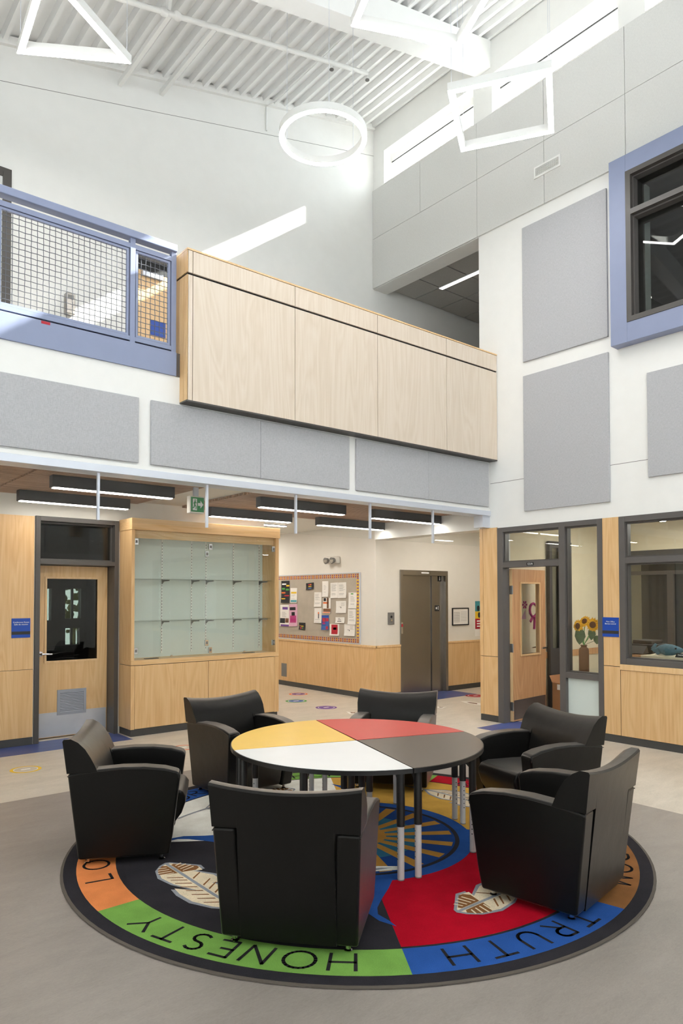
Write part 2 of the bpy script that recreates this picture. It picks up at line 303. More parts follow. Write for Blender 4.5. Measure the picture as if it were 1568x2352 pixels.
# steel deck roof
dk = MB(); x = -3.3; prof = []
while x < 8.3:
    for dx, dz in ((0, 0), (.055, 0), (.075, .085), (.178, .085)): prof.append((x+dx, roof(x+dx)+dz))
    x += .2
n = len(prof); dk.add([(p[0], -4.25, p[1]) for p in prof]+[(p[0], YU+.02, p[1]) for p in prof], [(i, i+1, n+i+1, n+i) for i in range(n-1)])
deck = dk.build('ceiling', 'ceilwhite', kind='structure')
MB().box(-3.3, 8.3, -4.25, 9, 0, .02).build('x', 'ceilwhite') if False else None
def sloped(mb, x0, x1, y0, y1, dz0, dz1):
    return mb.add([(x0, y0, roof(x0)+dz0), (x1, y0, roof(x1)+dz0), (x1, y1, roof(x1)+dz0), (x0, y1, roof(x0)+dz0), (x0, y0, roof(x0)+dz1), (x1, y0, roof(x1)+dz1), (x1, y1, roof(x1)+dz1), (x0, y1, roof(x0)+dz1)],
           [(0, 3, 2, 1), (4, 5, 6, 7), (0, 1, 5, 4), (1, 2, 6, 5), (2, 3, 7, 6), (3, 0, 4, 7)])
for y0 in (6.24, 1.2, -3.4):
    sloped(MB(), -3, XC, y0, y0+.25, -.40, .0).build('ceiling_beam', 'beamwhite', kind='structure')
sloped(MB(), -3, 13.5 if False else XC, YU-.05, YU, -.04, .06).build('trim_1', 'white', kind='structure')
sloped(MB(), -3, XC, YU-.0012, YU+.001, -.468, -.462).build('trim_10', 'greyplastic', kind='structure')
# upper corridor behind the opening
co = struct('ceiling_corridor')
MB().box(XC+.3, 13.5, 6.3, YU, 7.08, 7.12).build('ceiling_grid', 'gap', co)
for i in range(8):
    for j in range(4):
        x0 = XC+.31+i*.66; y0 = YU-.01-(j+1)*.61
        MB().box(x0+.012, x0+.648, y0+.012, y0+.598, 7.045, 7.08).build('ceiling_tile', 'tile', co)
MB().box(XC+.3, 13.5, 6.2, 6.3, 4.14, 7.1).build('wall_corridor', 'white', kind='structure')
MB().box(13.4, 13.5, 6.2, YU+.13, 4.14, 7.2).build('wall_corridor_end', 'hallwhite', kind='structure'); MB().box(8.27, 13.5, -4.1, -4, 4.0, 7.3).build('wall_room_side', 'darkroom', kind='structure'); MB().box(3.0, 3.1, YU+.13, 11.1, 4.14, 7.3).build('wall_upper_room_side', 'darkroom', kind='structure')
lt = thing('ceiling_light', 'recessed linear light in the upper corridor ceiling', 'light', (9.0, 7.4, 7.04))
MB().box(8.94, 9.02, 6.6, 8.13, 7.036, 7.046).build('diffuser', 'lampsoft', lt)
MB().box(8.925, 9.035, 6.585, 8.145, 7.04, 7.055).build('frame', 'alu', lt)
# acoustic band on the right wall (each panel its own part)
band = struct('wall_right_band', (XC, 6, 7), None)
for (z0, z1, js) in ((6.95, 7.793, (YU, 6.483, 5.355, 4.22, 3.0, 1.8, .6, -.6, -1.8, -3., -4)), (7.793, 8.63, (YU, 7.616, 6.483, 5.355, 4.22, 3.0, 1.8, .6, -.6, -1.8, -3., -4))):
    for a, b_ in zip(js, js[1:]): MB().box(XC-.03, XC, b_+.0025, a-.0025, z0+.0025, z1-.0025).build('band_panel', 'band', band, bevel=.003)
MB().box(XC-.002, XC+.3, 6.48, YU, 6.945, 6.9515).build('band_soffit', 'white', band)
# clerestory windows
for i, (a, b_) in enumerate(wins):
    w_ = struct('window_%d' % (i+3)); fr = MB(); wallmb('x', XC+.16, XC+.24, a, b_, 8.63, 9.22, [(a+.05, b_-.05, 8.68, 9.10)], fr)
    fr.build('frame', 'white', w_); MB().box(XC+.15, XC+.165, a+.03, b_-.03, 9.06, 9.075).build('gasket', 'blackmatte', w_)
    MB().box(XC+.195, XC+.205, a+.05, b_-.05, 8.68, 9.10).build('pane', 'glass', w_)
    MB().box(XC-.035, XC+.16, a, b_, 8.615, 8.632).build('sill', 'white', w_)
# air vent
vt = thing('air_vent', 'white slatted air grille on the grey band high on the right wall', 'vent', (XC-.03, 5.3, 7.41))
MB().box(XC-.034, XC-.031, 5.11, 5.49, 7.345, 7.48).build('backing', 'greyplastic', vt)
wallmb('x', XC-.045, XC-.031, 5.10, 5.50, 7.335, 7.49, [(5.125, 5.475, 7.36, 7.465)]).build('frame', 'white', vt)
for k in range(7): MB().box(XC-.044, XC-.035, 5.125, 5.475, 7.364+k*.0147, 7.370+k*.0147).build('slat', 'white', vt)
for k in range(12): MB().box(XC-.042, XC-.036, 5.14+k*.029, 5.144+k*.029, 7.36, 7.465).build('slat', 'white', vt)
# fabric acoustic panels on the walls
def panel(lbl, ax, u0, u1, z0, z1, seams=()):
    t = thing('acoustic_panel', lbl, 'wall panel', ((u0+u1)/2, YF, z0) if ax == 'y' else (XC, (u0+u1)/2, z0), group='grey fabric wall panels')
    us = [u0, *seams, u1]
    for a, b_ in zip(us, us[1:]):
        mb = MB(); mb.box(a, b_-.0008, YF-.03, YF-.0005, z0, z1) if ax == 'y' else mb.box(XC-.03, XC-.0005, a, b_-.0008, z0, z1)
        mb.build('fabric_board', 'acoustic', t, bevel=.006)
panel('long grey fabric panel under the blue railing, cut off at left', 'y', .27, 2.75, 3.01, 3.63, (1.5,))
panel('long grey fabric panel under the left half of the wooden balcony', 'y', 2.872, 5.35, 3.01, 3.63, (4.11,))
panel('long grey fabric panel under the right end of the wooden balcony', 'y', 5.459, 7.93, 3.01, 3.63, (6.695,))
panel('tall grey fabric panel beside the blue framed upper window', 'x', 4.477, 5.715, 4.92, 6.762)
panel('tall grey fabric panel directly above the office door', 'x', 4.477, 5.717, 2.896, 4.73)
panel('grey fabric panel cut off at the right edge under blue window', 'x', 2.76, 3.998, 3.13, 4.352)
MB().box(XC-.0015, XC+.001, -4, 6.3, 3.34, 3.346).build('trim_2', 'greyplastic', kind='structure')
# bulkhead trim, fascia
MB().box(-3, XC-.001, YF-.03, YF+.2, 2.885, 2.955).build('trim_3', 'alu', kind='structure', bevel=.003)
MB().box(-3, XC-.001, YF-.015, YF, 2.955, 2.992).build('trim_4', 'white', kind='structure')
MB().box(-3, 3.135, YF-.02, YF, 3.912, 4.145).build('trim_5', 'frameblue', kind='structure', bevel=.003)
MB().box(3.135, 3.2, YF-.004, YF+.01, 3.912, 4.145).build('trim_6', 'framegrey', kind='structure')
MB().box(XC-.16, XC, YF-.005, YF+.15, 2.72, 2.885).build('trim_7', 'alu', kind='structure')
# hanging glass smoke screen
gs = thing('glass_screen', 'hanging row of clear glass panes below the white beam', 'glass screen', (5, YF+.03, 2.885))
xs = [.165+i*1.1115 for i in range(7)]+[7.80]
xs = [.168, 1.279, 2.39, 3.503, 4.614, 5.728, 6.838, 7.80]
for a, b_ in zip(xs, xs[1:]): MB().box(a+.006, b_-.006, YF+.03, YF+.042, 2.452, 2.886).build('glass_pane', 'glassclear', gs)
for a in xs[1:-1]: MB().box(a-.011, a+.011, YF+.022, YF+.05, 2.452, 2.886).build('joint_strip', 'alu', gs)
# ------------------------------------------------------------------ wooden balcony front
bx = thing('balcony_box', 'pale wood panelled balcony front jutting out over the hall', 'balcony', (5.5, 6.3, 3.65))
MB().box(3.19, XC-.002, 6.19, YF-.031, 3.66, 4.146).box(3.19, XC-.002, 6.19, 6.42, 4.146, 5.14).build('core', 'gap', bx)
MB().box(3.178, XC-.002, 6.165, 6.45, 5.138, 5.155).build('top_cap', 'maplelight', bx)
MB().box(3.178, XC-.002, 6.172, YF-.001, 3.648, 3.662).build('underside', 'darkframe', bx)
js = [3.182, 3.24, 4.47, 5.69, 6.917, XC-.004]
for a, b_ in zip(js, js[1:]):
    for z0, z1 in ((3.662, 4.893), (4.917, 5.134)): MB().box(a+.0035, b_-.0035, 6.17, 6.189, z0, z1).build('panel', 'palewood', bx)
for z0, z1 in ((3.662, 4.893), (4.917, 5.134)):
    for a, b_ in ((6.17, 6.235), (6.24, 6.43)):
        MB().box(3.178, 3.19, a, b_ if z0 > 4.5 else min(b_, YF-.001), z0, z1).build('side_panel', 'maple', bx)
        if z0 < 4.5 and b_ > 6.4: MB().box(3.178, 3.19, YF, b_, 4.15, z1).build('side_panel', 'maple', bx)
# ------------------------------------------------------------------ railing
rl = thing('railing', 'blue steel railing with woven wire mesh on the upper floor', 'railing', (1.6, YF+.05, 4.145))
y0, y1 = YF-.005, YF+.045
MB().box(-3, 3.137, YF-.03, YF+.07, 5.14, 5.212).build('handrail', 'frameblue', rl, bevel=.008)
posts = [(3.085, 3.137), (2.665, 2.715), (1.46, 1.51), (.25, .30), (-.95, -.9), (-2.2, -2.15)]
for a, b_ in posts: MB().box(a, b_, y0, y1, 4.13, 5.145).build('post', 'frameblue', rl, bevel=.003)
for (pa, pb) in zip(posts, posts[1:]):
    a, b_ = pb[1], pa[0]
    MB().box(a, b_, y0+.002, y1-.002, 5.045, 5.09).build('top_rail', 'frameblue', rl); MB().box(a, b_, y0+.002, y1-.002, 4.165, 4.205).build('bottom_rail', 'frameblue', rl)
    fr = MB(); wallmb('y', y0+.012, y1-.012, a+.01, b_-.01, 4.21, 5.04, [(a+.03, b_-.03, 4.23, 5.02)], fr); fr.build('mesh_frame', 'frameblue', rl)
    if b_ < 0: continue
    w = MB(); yc = (y0+y1)/2; n1 = int(round((b_-a-.04)/.05)); n2 = 16
    for i in range(1, n1):
        x = a+.02+i*(b_-a-.04)/n1; w.tube([(x, yc+.004*(-1)**(i+k), 4.215+k*.82/(n2)) for k in range(n2+1)], .0032, 4, False)
    for k in range(1, n2):
        z = 4.215+k*.82/n2; w.tube([(a+.02+i*(b_-a-.04)/n1, yc-.004*(-1)**(i+k), z) for i in range(n1+1)], .0032, 4, False)
    w.build('wire_mesh', 'wire', rl, smooth=60, kind='stuff')
st = MB().box(1.86, 1.935, YF-.0215, YF-.0195, 4.118, 4.142).build('sticker', 'red', None); tag(st, 'small red sticker on the blue edge beam below the railing', 'sticker')
# ------------------------------------------------------------------ upper-floor door and fittings seen through the railing
d4 = struct('door_4', (4.2, YU, 4.14))
wallmb('y', YU-.03, YU, 3.72, 4.75, 4.14, 6.26, [(3.78, 4.69, 4.0, 6.2)]).build('frame', 'darkframe', d4)
MB().box(3.78, 4.69, YU-.012, YU-.002, 4.15, 6.05).build('leaf', 'maplelight', d4); MB().box(3.78, 4.69, YU-.012, YU-.003, 6.05, 6.2).build('transom_pane', 'inkblack', d4)  # paler maple tone on the leaf stands in for sunlight
MB().box(3.83, 4.12, YU-.06, YU-.012, 5.97, 6.04).build('door_closer', 'alu', d4, bevel=.005)
sg = thing('door_sign', 'small blue sign beside the upper floor wooden door', 'sign', (4.06, YU-.02, 5.3)); MB().box(3.96, 4.17, YU-.02, YU-.0125, 5.22, 5.42).build('plate', 'signblue', sg)
MB().box(3.965, 4.165, YU-.021, YU-.0198, 5.255, 5.28).build('stripe', 'bluep', sg)
d5 = struct('window_2', (1.5, YU, 4.14)); wallmb('y', YU-.02, YU+.1, .3, 2.225, 4.14, 6.75, [(.4, 2.13, 4.2, 6.65)]).build('frame', 'darkframe', d5)
MB().box(.4, 2.13, YU+.05, YU+.058, 4.2, 6.65).build('pane', 'glassdark', d5); MB().box(2.13, 2.16, YU-.03, YU-.018, 4.2, 6.7).build('stop', 'darkframe', d5)
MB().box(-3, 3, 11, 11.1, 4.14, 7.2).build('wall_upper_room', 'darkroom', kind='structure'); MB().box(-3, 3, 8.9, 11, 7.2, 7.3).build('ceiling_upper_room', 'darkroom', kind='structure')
fb = thing('wall_box', 'small grey steel box low on the upper floor wall', 'wall box', (2.9, YU, 5.3))
MB().box(2.84, 2.95, YU-.09, YU-.0005, 5.2, 5.46).build('housing', 'steel', fb, bevel=.01); MB().box(2.86, 2.93, YU-.094, YU-.088, 5.38, 5.43).build('spout', 'greyplastic', fb)
# ------------------------------------------------------------------ blue framed upper window in the right wall
w1 = struct('window_1', (7.82, 3, 4.73))
p0, p1 = onX(1435, 395, 7.82), onX(1440, 740, 7.82); ya, zt, zb = p0.y, p0.z, p1.z
wallmb('x', 7.82, XC, 1.1, 4.372, 4.735, 6.972, [(1.3, ya, zb, zt)]).build('surround', 'frameblue', w1, bevel=.004)
fr = MB(); zt2, zt3 = onX(1444, 487, 7.87).z, onX(1444, 499, 7.87).z
wallmb('x', 7.812, 7.99, 1.3, ya, zb, zt, [(1.36, ya-.062, zb+.06, zt3), (1.36, ya-.062, zt2, zt-.06)], fr); fr.build('frame', 'darkframe', w1)
fr = MB(); wallmb('x', 7.87, 8.12, 1.34, ya-.04, zb+.04, zt-.04, [(1.37, ya-.075, zb+.07, zt3-.02), (1.37, ya-.075, zt2+.015, zt-.075)], fr); fr.build('inner_frame', 'framegrey', w1)
MB().box(7.96, 7.968, 1.3, ya-.03, zb+.03, zt-.03).build('pane', 'glassdark', w1)
MB().box(8.12, 8.26, ya-.075, ya-.06, zb+.05, zt-.05).build('side_lining', 'frost', w1)
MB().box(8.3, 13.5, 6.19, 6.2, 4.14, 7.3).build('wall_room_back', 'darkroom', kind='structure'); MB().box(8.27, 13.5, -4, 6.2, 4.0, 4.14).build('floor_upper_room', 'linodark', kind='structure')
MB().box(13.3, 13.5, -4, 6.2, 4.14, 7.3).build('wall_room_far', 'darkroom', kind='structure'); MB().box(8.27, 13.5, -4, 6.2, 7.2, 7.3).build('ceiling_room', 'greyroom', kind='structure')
lt = thing('room_light', 'small lit triangular lamp seen through the blue framed window', 'light', (9.5, 3.6, 6.0))
q = [onZ(1478, 686, 5.85), onZ(1494, 683, 5.85), onZ(1478, 692, 5.85)]
for a, b_ in ((0, 1), (1, 2), (2, 0)): MB().tube([q[a], q[b_]], .018, 6).build('tube', 'lampsoft', lt)
MB().tube([(q[0]+q[1]+q[2])/3, ((q[0]+q[1]+q[2])/3)+Vector((0, 0, 1.35))], .004, 5).build('cable', 'alu', lt)
# ------------------------------------------------------------------ lower left: wood panelling, door
pn = struct('wall_panelling_left', (0, YB, 0))
MB().box(-3, 2.558, YB-.012, YB, .0, 2.72).build('backing', 'gap', pn); MB().box(-3, 2.56, YB-.022, YB-.012, 0, .088).build('base', 'base', pn)
for a, b_ in ((-2.9, -1.7), (-1.7, -.35), (-.35, 1.0), (1.0, 2.56)):
    for z0, z1 in ((.09, .887), (.892, 2.72)): MB().box(a+.002, b_-.002, YB-.022, YB-.01, z0, z1).build('panel', 'maple', pn)
d1 = struct('door_1', (3.08, YB, 0)); YL = 9.06
wallmb('y', YB-.03, YB+.3, 2.572, 3.6, 0, 2.73, [(2.628, 3.545, 0, 2.147), (2.628, 3.545, 2.2, 2.672)]).build('frame', 'darkframe', d1, bevel=.003)
MB().box(2.628, 3.545, YB+.09, YB+.098, 2.2, 2.672).build('transom_pane', 'glassdark', d1)
wallmb('y', YB+.06, YB+.13, 2.628, 3.545, 2.2, 2.672, [(2.65, 3.523, 2.222, 2.65)]).build('glazing_stop', 'darkframe', d1)
g0, g1 = onY(108, 1329, YL), onY(222, 1512, YL)
leaf = wallmb('y', YL, YL+.045, 2.633, 3.54, .012, 2.14, [(g0.x, g1.x, g1.z, g0.z)]).build('leaf', 'maple', d1)
fr = MB(); wallmb('y', YL-.01, YL+.05, g0.x-.025, g1.x+.025, g1.z-.025, g0.z+.025, [(g0.x, g1.x, g1.z, g0.z)], fr); fr.build('lite_trim', 'maplelight', leaf)
MB().box(g0.x, g1.x, YL+.018, YL+.026, g1.z, g0.z).build('lite_pane', 'glassdark', leaf)
k0, k1 = onY(131, 1585, YL), onY(197, 1636, YL)
gr = wallmb('y', YL-.012, YL, k0.x, k1.x, k1.z, k0.z, [(k0.x+.035, k1.x-.035, k1.z+.035, k0.z-.035)]).build('door_grille', 'grille', leaf)
MB().box(k0.x+.03, k1.x-.03, YL-.003, YL-.0005, k1.z+.03, k0.z-.03).build('grille_back', 'blackmatte', d1)
for k in range(13):
    z = k1.z+.04+k*(k0.z-k1.z-.08)/12; MB().add([(k0.x+.035, YL-.010, z-.007), (k1.x-.035, YL-.010, z-.007), (k1.x-.035, YL-.003, z+.007), (k0.x+.035, YL-.003, z+.007)], [(0, 1, 2, 3)]).build('grille_slat', 'grille', d1)
MB().box(2.645, 3.53, YL-.004, YL-.0005, .02, .318).build('kick_plate', 'kick', leaf)
hd = MB().tube([(2.70, YL, 1.05), (2.70, YL-.055, 1.05), (2.71, YL-.06, 1.05), (2.83, YL-.06, 1.045)], [.013, .013, .013, .010], 10).build('handle', 'chrome', leaf, smooth=50)
MB().tube([(2.70, YL, 1.05), (2.70, YL-.012, 1.05)], .033, 16).build('rose', 'chrome', leaf, smooth=40)
sg = thing('door_sign', 'blue sign reading Conference Room, on wood beside the left door', 'sign', (2.41, YB-.022, 1.27))
MB().box(2.31, 2.52, YB-.030, YB-.0225, 1.27, 1.5).build('plate', 'signblue', sg, bevel=.003); MB().box(2.311, 2.519, YB-.0312, YB-.0298, 1.308, 1.345).build('stripe', 'blackmatte', sg)
text('lettering', 'Conference Room\nSalle de réunion', .024, (2.415, YB-.030, 1.44), (1, 0, 0), (0, 0, 1), 'printwhite', sg, .0004)
# conference room behind the door
MB().box(-3, 5.6, 13.3, 13.5, 0, 3).build('wall_conference_far', 'darkroom', kind='structure') if False else None
cw = [tuple(onY(x, y, 12.6) for x, y in q) for q in (((150, 1352), (186, 1420)), ((150, 1443), (183, 1480)), ((96, 1352), (118, 1425)))]
wallmb('y', 12.6, 12.75, -3, 5.6, 0, 3.0, [(a.x, b_.x, b_.z, a.z) for a, b_ in cw]).build('wall_conference', 'darkroom', kind='structure')
for i, (a, b_) in enumerate(cw):
    w_ = struct('window_%d' % (20+i), (a.x, 12.67, b_.z)); MB().box(a.x, b_.x, 12.67, 12.68, b_.z, a.z).build('pane', 'glasstint', w_); MB().box((a.x+b_.x)/2-.02, (a.x+b_.x)/2+.02, 12.65, 12.69, b_.z, a.z).build('mullion', 'framegrey', w_)  # windows and shrub stand in for a dim reflection in the door glass
sb = MB(); rs = random.Random(3)
for k in range(60): sb.ball((cw[0][0].x+.3+rs.uniform(-.25, .5), 13.3+rs.uniform(-.2, .2), 1.2+rs.uniform(-.4, 1.0)), rs.uniform(.04, .10), 4)
sb.tube([(cw[0][0].x+.4, 13.3, 0), (cw[0][0].x+.4, 13.3, 1.3)], .03, 6); sb = sb.build('shrub', 'leafgreen2', None); tag(sb, 'leafy shrub standing in for greenery reflected in the conference room door glass', 'shrub'); sb['kind'] = 'stuff'
MB().box(1.2, 1.3, YB+.3, 12.6, 0, 3).build('wall_conference_left', 'darkroom', kind='structure')
MB().box(5.3, 5.4, YB+.3, 12.6, 0, 3).build('wall_conference_right', 'darkroom', kind='structure')
tb = thing('conference_chair', 'dark chair inside the conference room, seen through door glass', 'chair', (3.4, 10.2, 0))
MB().box(3.1, 3.6, 10.0, 10.5, .42, .5).build('seat', 'blackmatte', tb, bevel=.03); MB().box(3.1, 3.6, 10.45, 10.53, .5, 1.05).build('backrest', 'blackmatte', tb, bevel=.03)
for x in (3.12, 3.55):
    for y in (10.04, 10.44): MB().box(x, x+.03, y, y+.03, 0, .43).build('leg', 'blackmatte', tb)
# ------------------------------------------------------------------ display cabinet
YD = 8.48
dc = thing('display_cabinet', 'large maple display cabinet with glass doors beside the left door', 'cabinet', (4.73, 8.67, 0))
X0, X1 = 3.622, 5.852
MB().box(X0+.01, X1-.01, YD+.02, YB-.001, 0, .088).build('toe_kick', 'base', dc)
MB().box(X0, X1, YD+.021, YB-.001, .09, .885).build('base_body', 'gap', dc)
MB().box(X0-.002, X0+.03, YD+.05, YB-.001, .09, .885).build('side_panel', 'maple', dc); MB().box(X1-.03, X1+.002, YD+.05, YB-.001, .09, .885).build('side_panel', 'maple', dc)
for a, b_ in ((X0-.002, 3.668), (5.782, X1+.002)): MB().box(a, b_, YD, YD+.049, .09, .885).build('stile', 'maple', dc)
for a, b_ in ((3.672, 4.707), (4.713, 5.778)): MB().box(a, b_, YD, YD+.02, .095, .885).build('cabinet_door', 'maple', dc, bevel=.0015)
MB().box(X0-.002, X1+.002, YD, YB-.001, .892, .952).build('ledge', 'maplex', dc)
for a, b_ in ((X0-.002, 3.662), (5.80, X1+.002)): MB().box(a, b_, YD, YB-.001, .952, 2.6).build('case_side', 'maple', dc)
MB().box(3.662, 5.8, YB-.03, YB-.001, .952, 2.6).build('back_panel', 'whiteback', dc)
MB().box(3.662, 5.8, YD+.16, YB-.03, 2.55, 2.6).build('case_top', 'maplex', dc)
MB().box(X0-.01, X1+.01, YD-.022, YB-.001, 2.6, 2.745).build('crown', 'maplex', dc, bevel=.002)
MB().box(3.662, 5.8, YD+.06, YD+.08, 2.5, 2.6).build('valance', 'maplex', dc)
gj = [3.664, 4.158, 4.717, 5.262, 5.798]
for a, b_ in zip(gj, gj[1:]):
    g = MB().box(a+.003, b_-.003, YD+.02, YD+.028, .957, 2.596).build('glass_door', 'glassgreen', dc)
for x in (gj[1]+.012, gj[3]+.012): MB().tube([(x, YD+.02, .985), (x, YD+.0, .985)], .012, 10).build('knob', 'chrome', dc, smooth=40)
for x, z in ((3.69, 2.45), (3.69, 1.07), (4.745, 2.43), (4.69, 2.33), (4.69, 1.13), (4.745, 1.03), (5.775, 2.44), (5.775, 1.09)):
    h_ = MB().box(x-.025, x+.025, YD+.012, YD+.036, z-.04, z+.04).build('hinge', 'chrome', dc, bevel=.003)
    MB().box(x-.012, x+.012, YD+.009, YD+.0125, z-.018, z+.018).build('hinge_plate', 'greyplastic', h_)
for z in (1.98, 1.437):
    for a, b_ in ((3.666, 4.72), (4.726, 5.796)): MB().box(a, b_, YD+.1, YB-.045, z-.004, z+.004).build('glass_shelf', 'glassgreen', dc)
for px in (371, 439, 472, 535, 594):
    x = onY(px, 1400, YB-.035).x; MB().box(x-.009, x+.009, YB-.042, YB-.03, 1.0, 2.52).build('shelf_standard', 'white', dc)
    s_ = MB()
    for k in range(36): s_.box(x-.003, x+.003, YB-.0435, YB-.0418, 1.03+k*.041, 1.048+k*.041)
    s_.build('slots', 'blackmatte', dc, kind='stuff')
    for z in (1.975, 1.432): MB().prism([(YB-.042, z-.055), (YB-.042, z), (YB-.26, z), (YB-.26, z-.012), (YB-.10, z-.02)], lambda p, x=x: (x-.005, p[0], p[1]), lambda p, x=x: (x+.005, p[0], p[1])).build('bracket', 'greyplastic', dc)
for z in (1.975, 1.432): MB().box(3.664, 3.68, YB-.3, YB-.08, z-.04, z-.004).build('bracket', 'greyplastic', dc)
for x in (3.95, 5.42): MB().box(x-.09, x+.09, YD+.1, YD+.16, .952, .958).build('lock_plate', 'blackmatte', dc)
# ------------------------------------------------------------------ hall right wall: wainscot, bulletin board
XH = 8.11
wn = struct('trim_8', (XH, 10, 0))
MB().box(XH-.008, XH, YB-.0, 13.3, 0, .885).build('backing', 'gap', wn); MB().box(8.10, 13.3, YB-.008, YB, 0, .885).build('backing', 'gap', wn) if False else None
js = [YB-.02, 8.925, 9.91, 11.14, 12.3, 13.3]
for a, b_ in zip(js, js[1:]): MB().box(XH-.02, XH-.008, a+.002, b_-.002, .09, .88).build('panel', 'maple', wn)
MB().box(XH-.026, XH-.001, YB-.026, 13.3, 0, .088).build('base', 'base', wn); MB().box(XH-.032, XH, YB-.032, 13.3, .88, .915).build('chair_rail', 'maplelight', wn, bevel=.004)
for a, b_ in ((XH-.02, 8.682), (9.908, 10.66), (10.66, 11.9), (11.9, 13.2)): MB().box(a+.002, b_-.002, YB-.02, YB-.001, .09, .88).build('panel', 'maple', wn)
for a, b_ in ((XH-.026, 8.682), (9.908, 13.3)):
    MB().box(a, b_, YB-.026, YB-.001, 0, .088).build('base', 'base', wn); MB().box(a-.004, b_, YB-.032, YB, .88, .915).build('chair_rail', 'maplelight', wn, bevel=.004)
pl = MB().box(XH-.024, XH-.0205, 11.44, 11.62, .17, .43).build('wall_grille', 'greyplastic', None, bevel=.003); tag(pl, 'grey rectangular plate low on the hall wood panelling', 'plate')
bb = thing('bulletin_board', 'grey bulletin board with patterned paper border on the hall wall', 'bulletin board', (XH, 10.5, .92))
MB().box(XH-.02, XH-.001, 9.26, 11.95, .93, 2.16).build('board', 'cork', bb); wallmb('x', XH-.026, XH-.001, 9.245, 11.965, .918, 2.175, [(9.258, 11.952, .932, 2.162)]).build('frame', 'alu', bb)
bd = MB(); 
for i in range(45):
    y = 9.30+i*.0585
    for z in (.975, 2.118):
        bd.box(XH-.0225, XH-.0202, y-.029, y+.029, z-.036, z+.036, 0); bd.box(XH-.0235, XH-.0226, y-.018, y+.010, z-.030, z+.030, 1+(i % 2)); bd.box(XH-.0238, XH-.0232, y-.019, y+.011, z-.004, z+.004, 3)
for k in range(19):
    z = 1.04+k*.0573
    for y in (9.295, 11.92):
        bd.box(XH-.0225, XH-.0202, y-.034, y+.034, z-.0285, z+.0285, 3); bd.box(XH-.0235, XH-.0226, y-.020, y-.002, z-.018, z+.012, 2); bd.box(XH-.0235, XH-.0226, y+.003, y+.021, z-.018, z+.012, 2)
bd.build('paper_border', ['tan', 'maroon', 'purple', 'yellow'], bb, kind='stuff')
def paper(lbl, box, mat, marks, tilt=0., name='paper_sheet'):
    x0, y0, x1, y1 = box; a = onX(640+x0/7.127, 1300+y0/7.127, XH-.024); c = onX(640+x1/7.127, 1300+y1/7.127, XH-.024)
    t = thing(name, lbl, 'paper', ((a.x), (a.y+c.y)/2, c.z), group='papers pinned on the bulletin board')
    cyy, czz = (a.y+c.y)/2, (a.z+c.z)/2; hw, hh = abs(a.y-c.y)/2, abs(a.z-c.z)/2
    def P(u, v, d): # u 0..1 left->right in view, v 0..1 bottom->top
        dy, dz = (1-2*u)*hw, (2*v-1)*hh; ct, s_ = math.cos(tilt), math.sin(tilt); bow = .012*(2*v-1)**2*(v < .5)
        return (XH-.0245-d-bow, cyy+dy*ct-dz*s_, czz+dy*s_+dz*ct)
    sh = MB()
    for k in range(4): sh.add([P(0, k/4, 0), P(1, k/4, 0), P(1, (k+1)/4, 0), P(0, (k+1)/4, 0), P(0, k/4, .0008), P(1, k/4, .0008), P(1, (k+1)/4, .0008), P(0, (k+1)/4, .0008)], [(0, 1, 2, 3), (4, 5, 6, 7), (0, 4, 7, 3), (1, 5, 6, 2), (0, 1, 5, 4), (3, 2, 6, 7)])
    s_ = sh.build('sheet', mat, t)
    bym = {}
    for (mt, u0, v0, u1, v1) in marks:
        q = bym.setdefault(mt, MB())
        for k in range(4):
            va, vb = max(v0, k/4), min(v1, (k+1)/4)
            if vb > va: q.quad(P(u0, va, .0014), P(u1, va, .0014), P(u1, vb, .0014), P(u0, vb, .0014))
    for mt, q in bym.items(): q.build('print', mt, t, kind='stuff')
def lines(n, v0, v1, mt='ink', u0=.12, u1=.86): return [(mt, u0, v0+(v1-v0)*i/n, u0+(u1-u0)*random.uniform(.6, 1), v0+(v1-v0)*i/n+.012) for i in range(n)]
paper('black poster with slanted colourful stripes at the board left', (42, 245, 178, 605), 'inkblack', [('greenp', .08, .60, .45, .68), ('greenp', .55, .56, .95, .64), ('yellow', .6, .74, .98, .81), ('orange', .05, .42, .5, .49), ('red', .4, .30, .95, .40), ('magenta', .5, .36, .9, .42), ('yellow', .05, .14, .5, .21), ('printwhite', .1, .82, .6, .88)])
paper('narrow white leaflet with yellow and teal bands', (192, 362, 302, 600), 'paper', [('yellow', .1, .62, .9, .74), ('teal', .08, .04, .95, .18)]+lines(5, .25, .58))
paper('white notice with dark photographs at the bottom left', (25, 635, 172, 990), 'paper', [('inkblack', .0, .12, .55, .40), ('brownp', .58, .16, .95, .40), ('purple', .1, .0, 1, .10), ('purple', .25, .78, .85, .90)]+lines(4, .45, .7, 'ink', .2, .8))
paper('pink poster with dark red figure, curling off the board', (170, 622, 305, 990), 'pinkp', [('inkblack', .1, .72, .8, .86), ('inkblack', .3, .48, .7, .64), ('magenta', .12, .14, .85, .48), ('printwhite', .2, .33, .75, .37)], -.03)
paper('small tilted black card with multicoloured writing near the top', (448, 278, 574, 388), 'inkblack', [('red', .3, .66, .5, .82), ('orange', .52, .66, .7, .82), ('yellow', .3, .42, .7, .54), ('bluep', .3, .15, .7, .3)], -.06)
paper('small square black card with colourful marks near the bottom', (332, 925, 437, 1045), 'inkblack', [('yellow', .3, .45, .7, .56), ('red', .2, .12, .45, .34), ('greenp', .5, .12, .65, .34), ('orange', .1, .5, .25, .6)])
paper('narrow white note sheet beside the two list pages', (712, 250, 812, 505), 'paper', lines(6, .3, .8, 'ink', .25, .7)+[('inkblack', .42, .36, .78, .40)])
paper('white text page at the left of the upper middle pair', (582, 430, 700, 670), 'paper', lines(12, .15, .92))
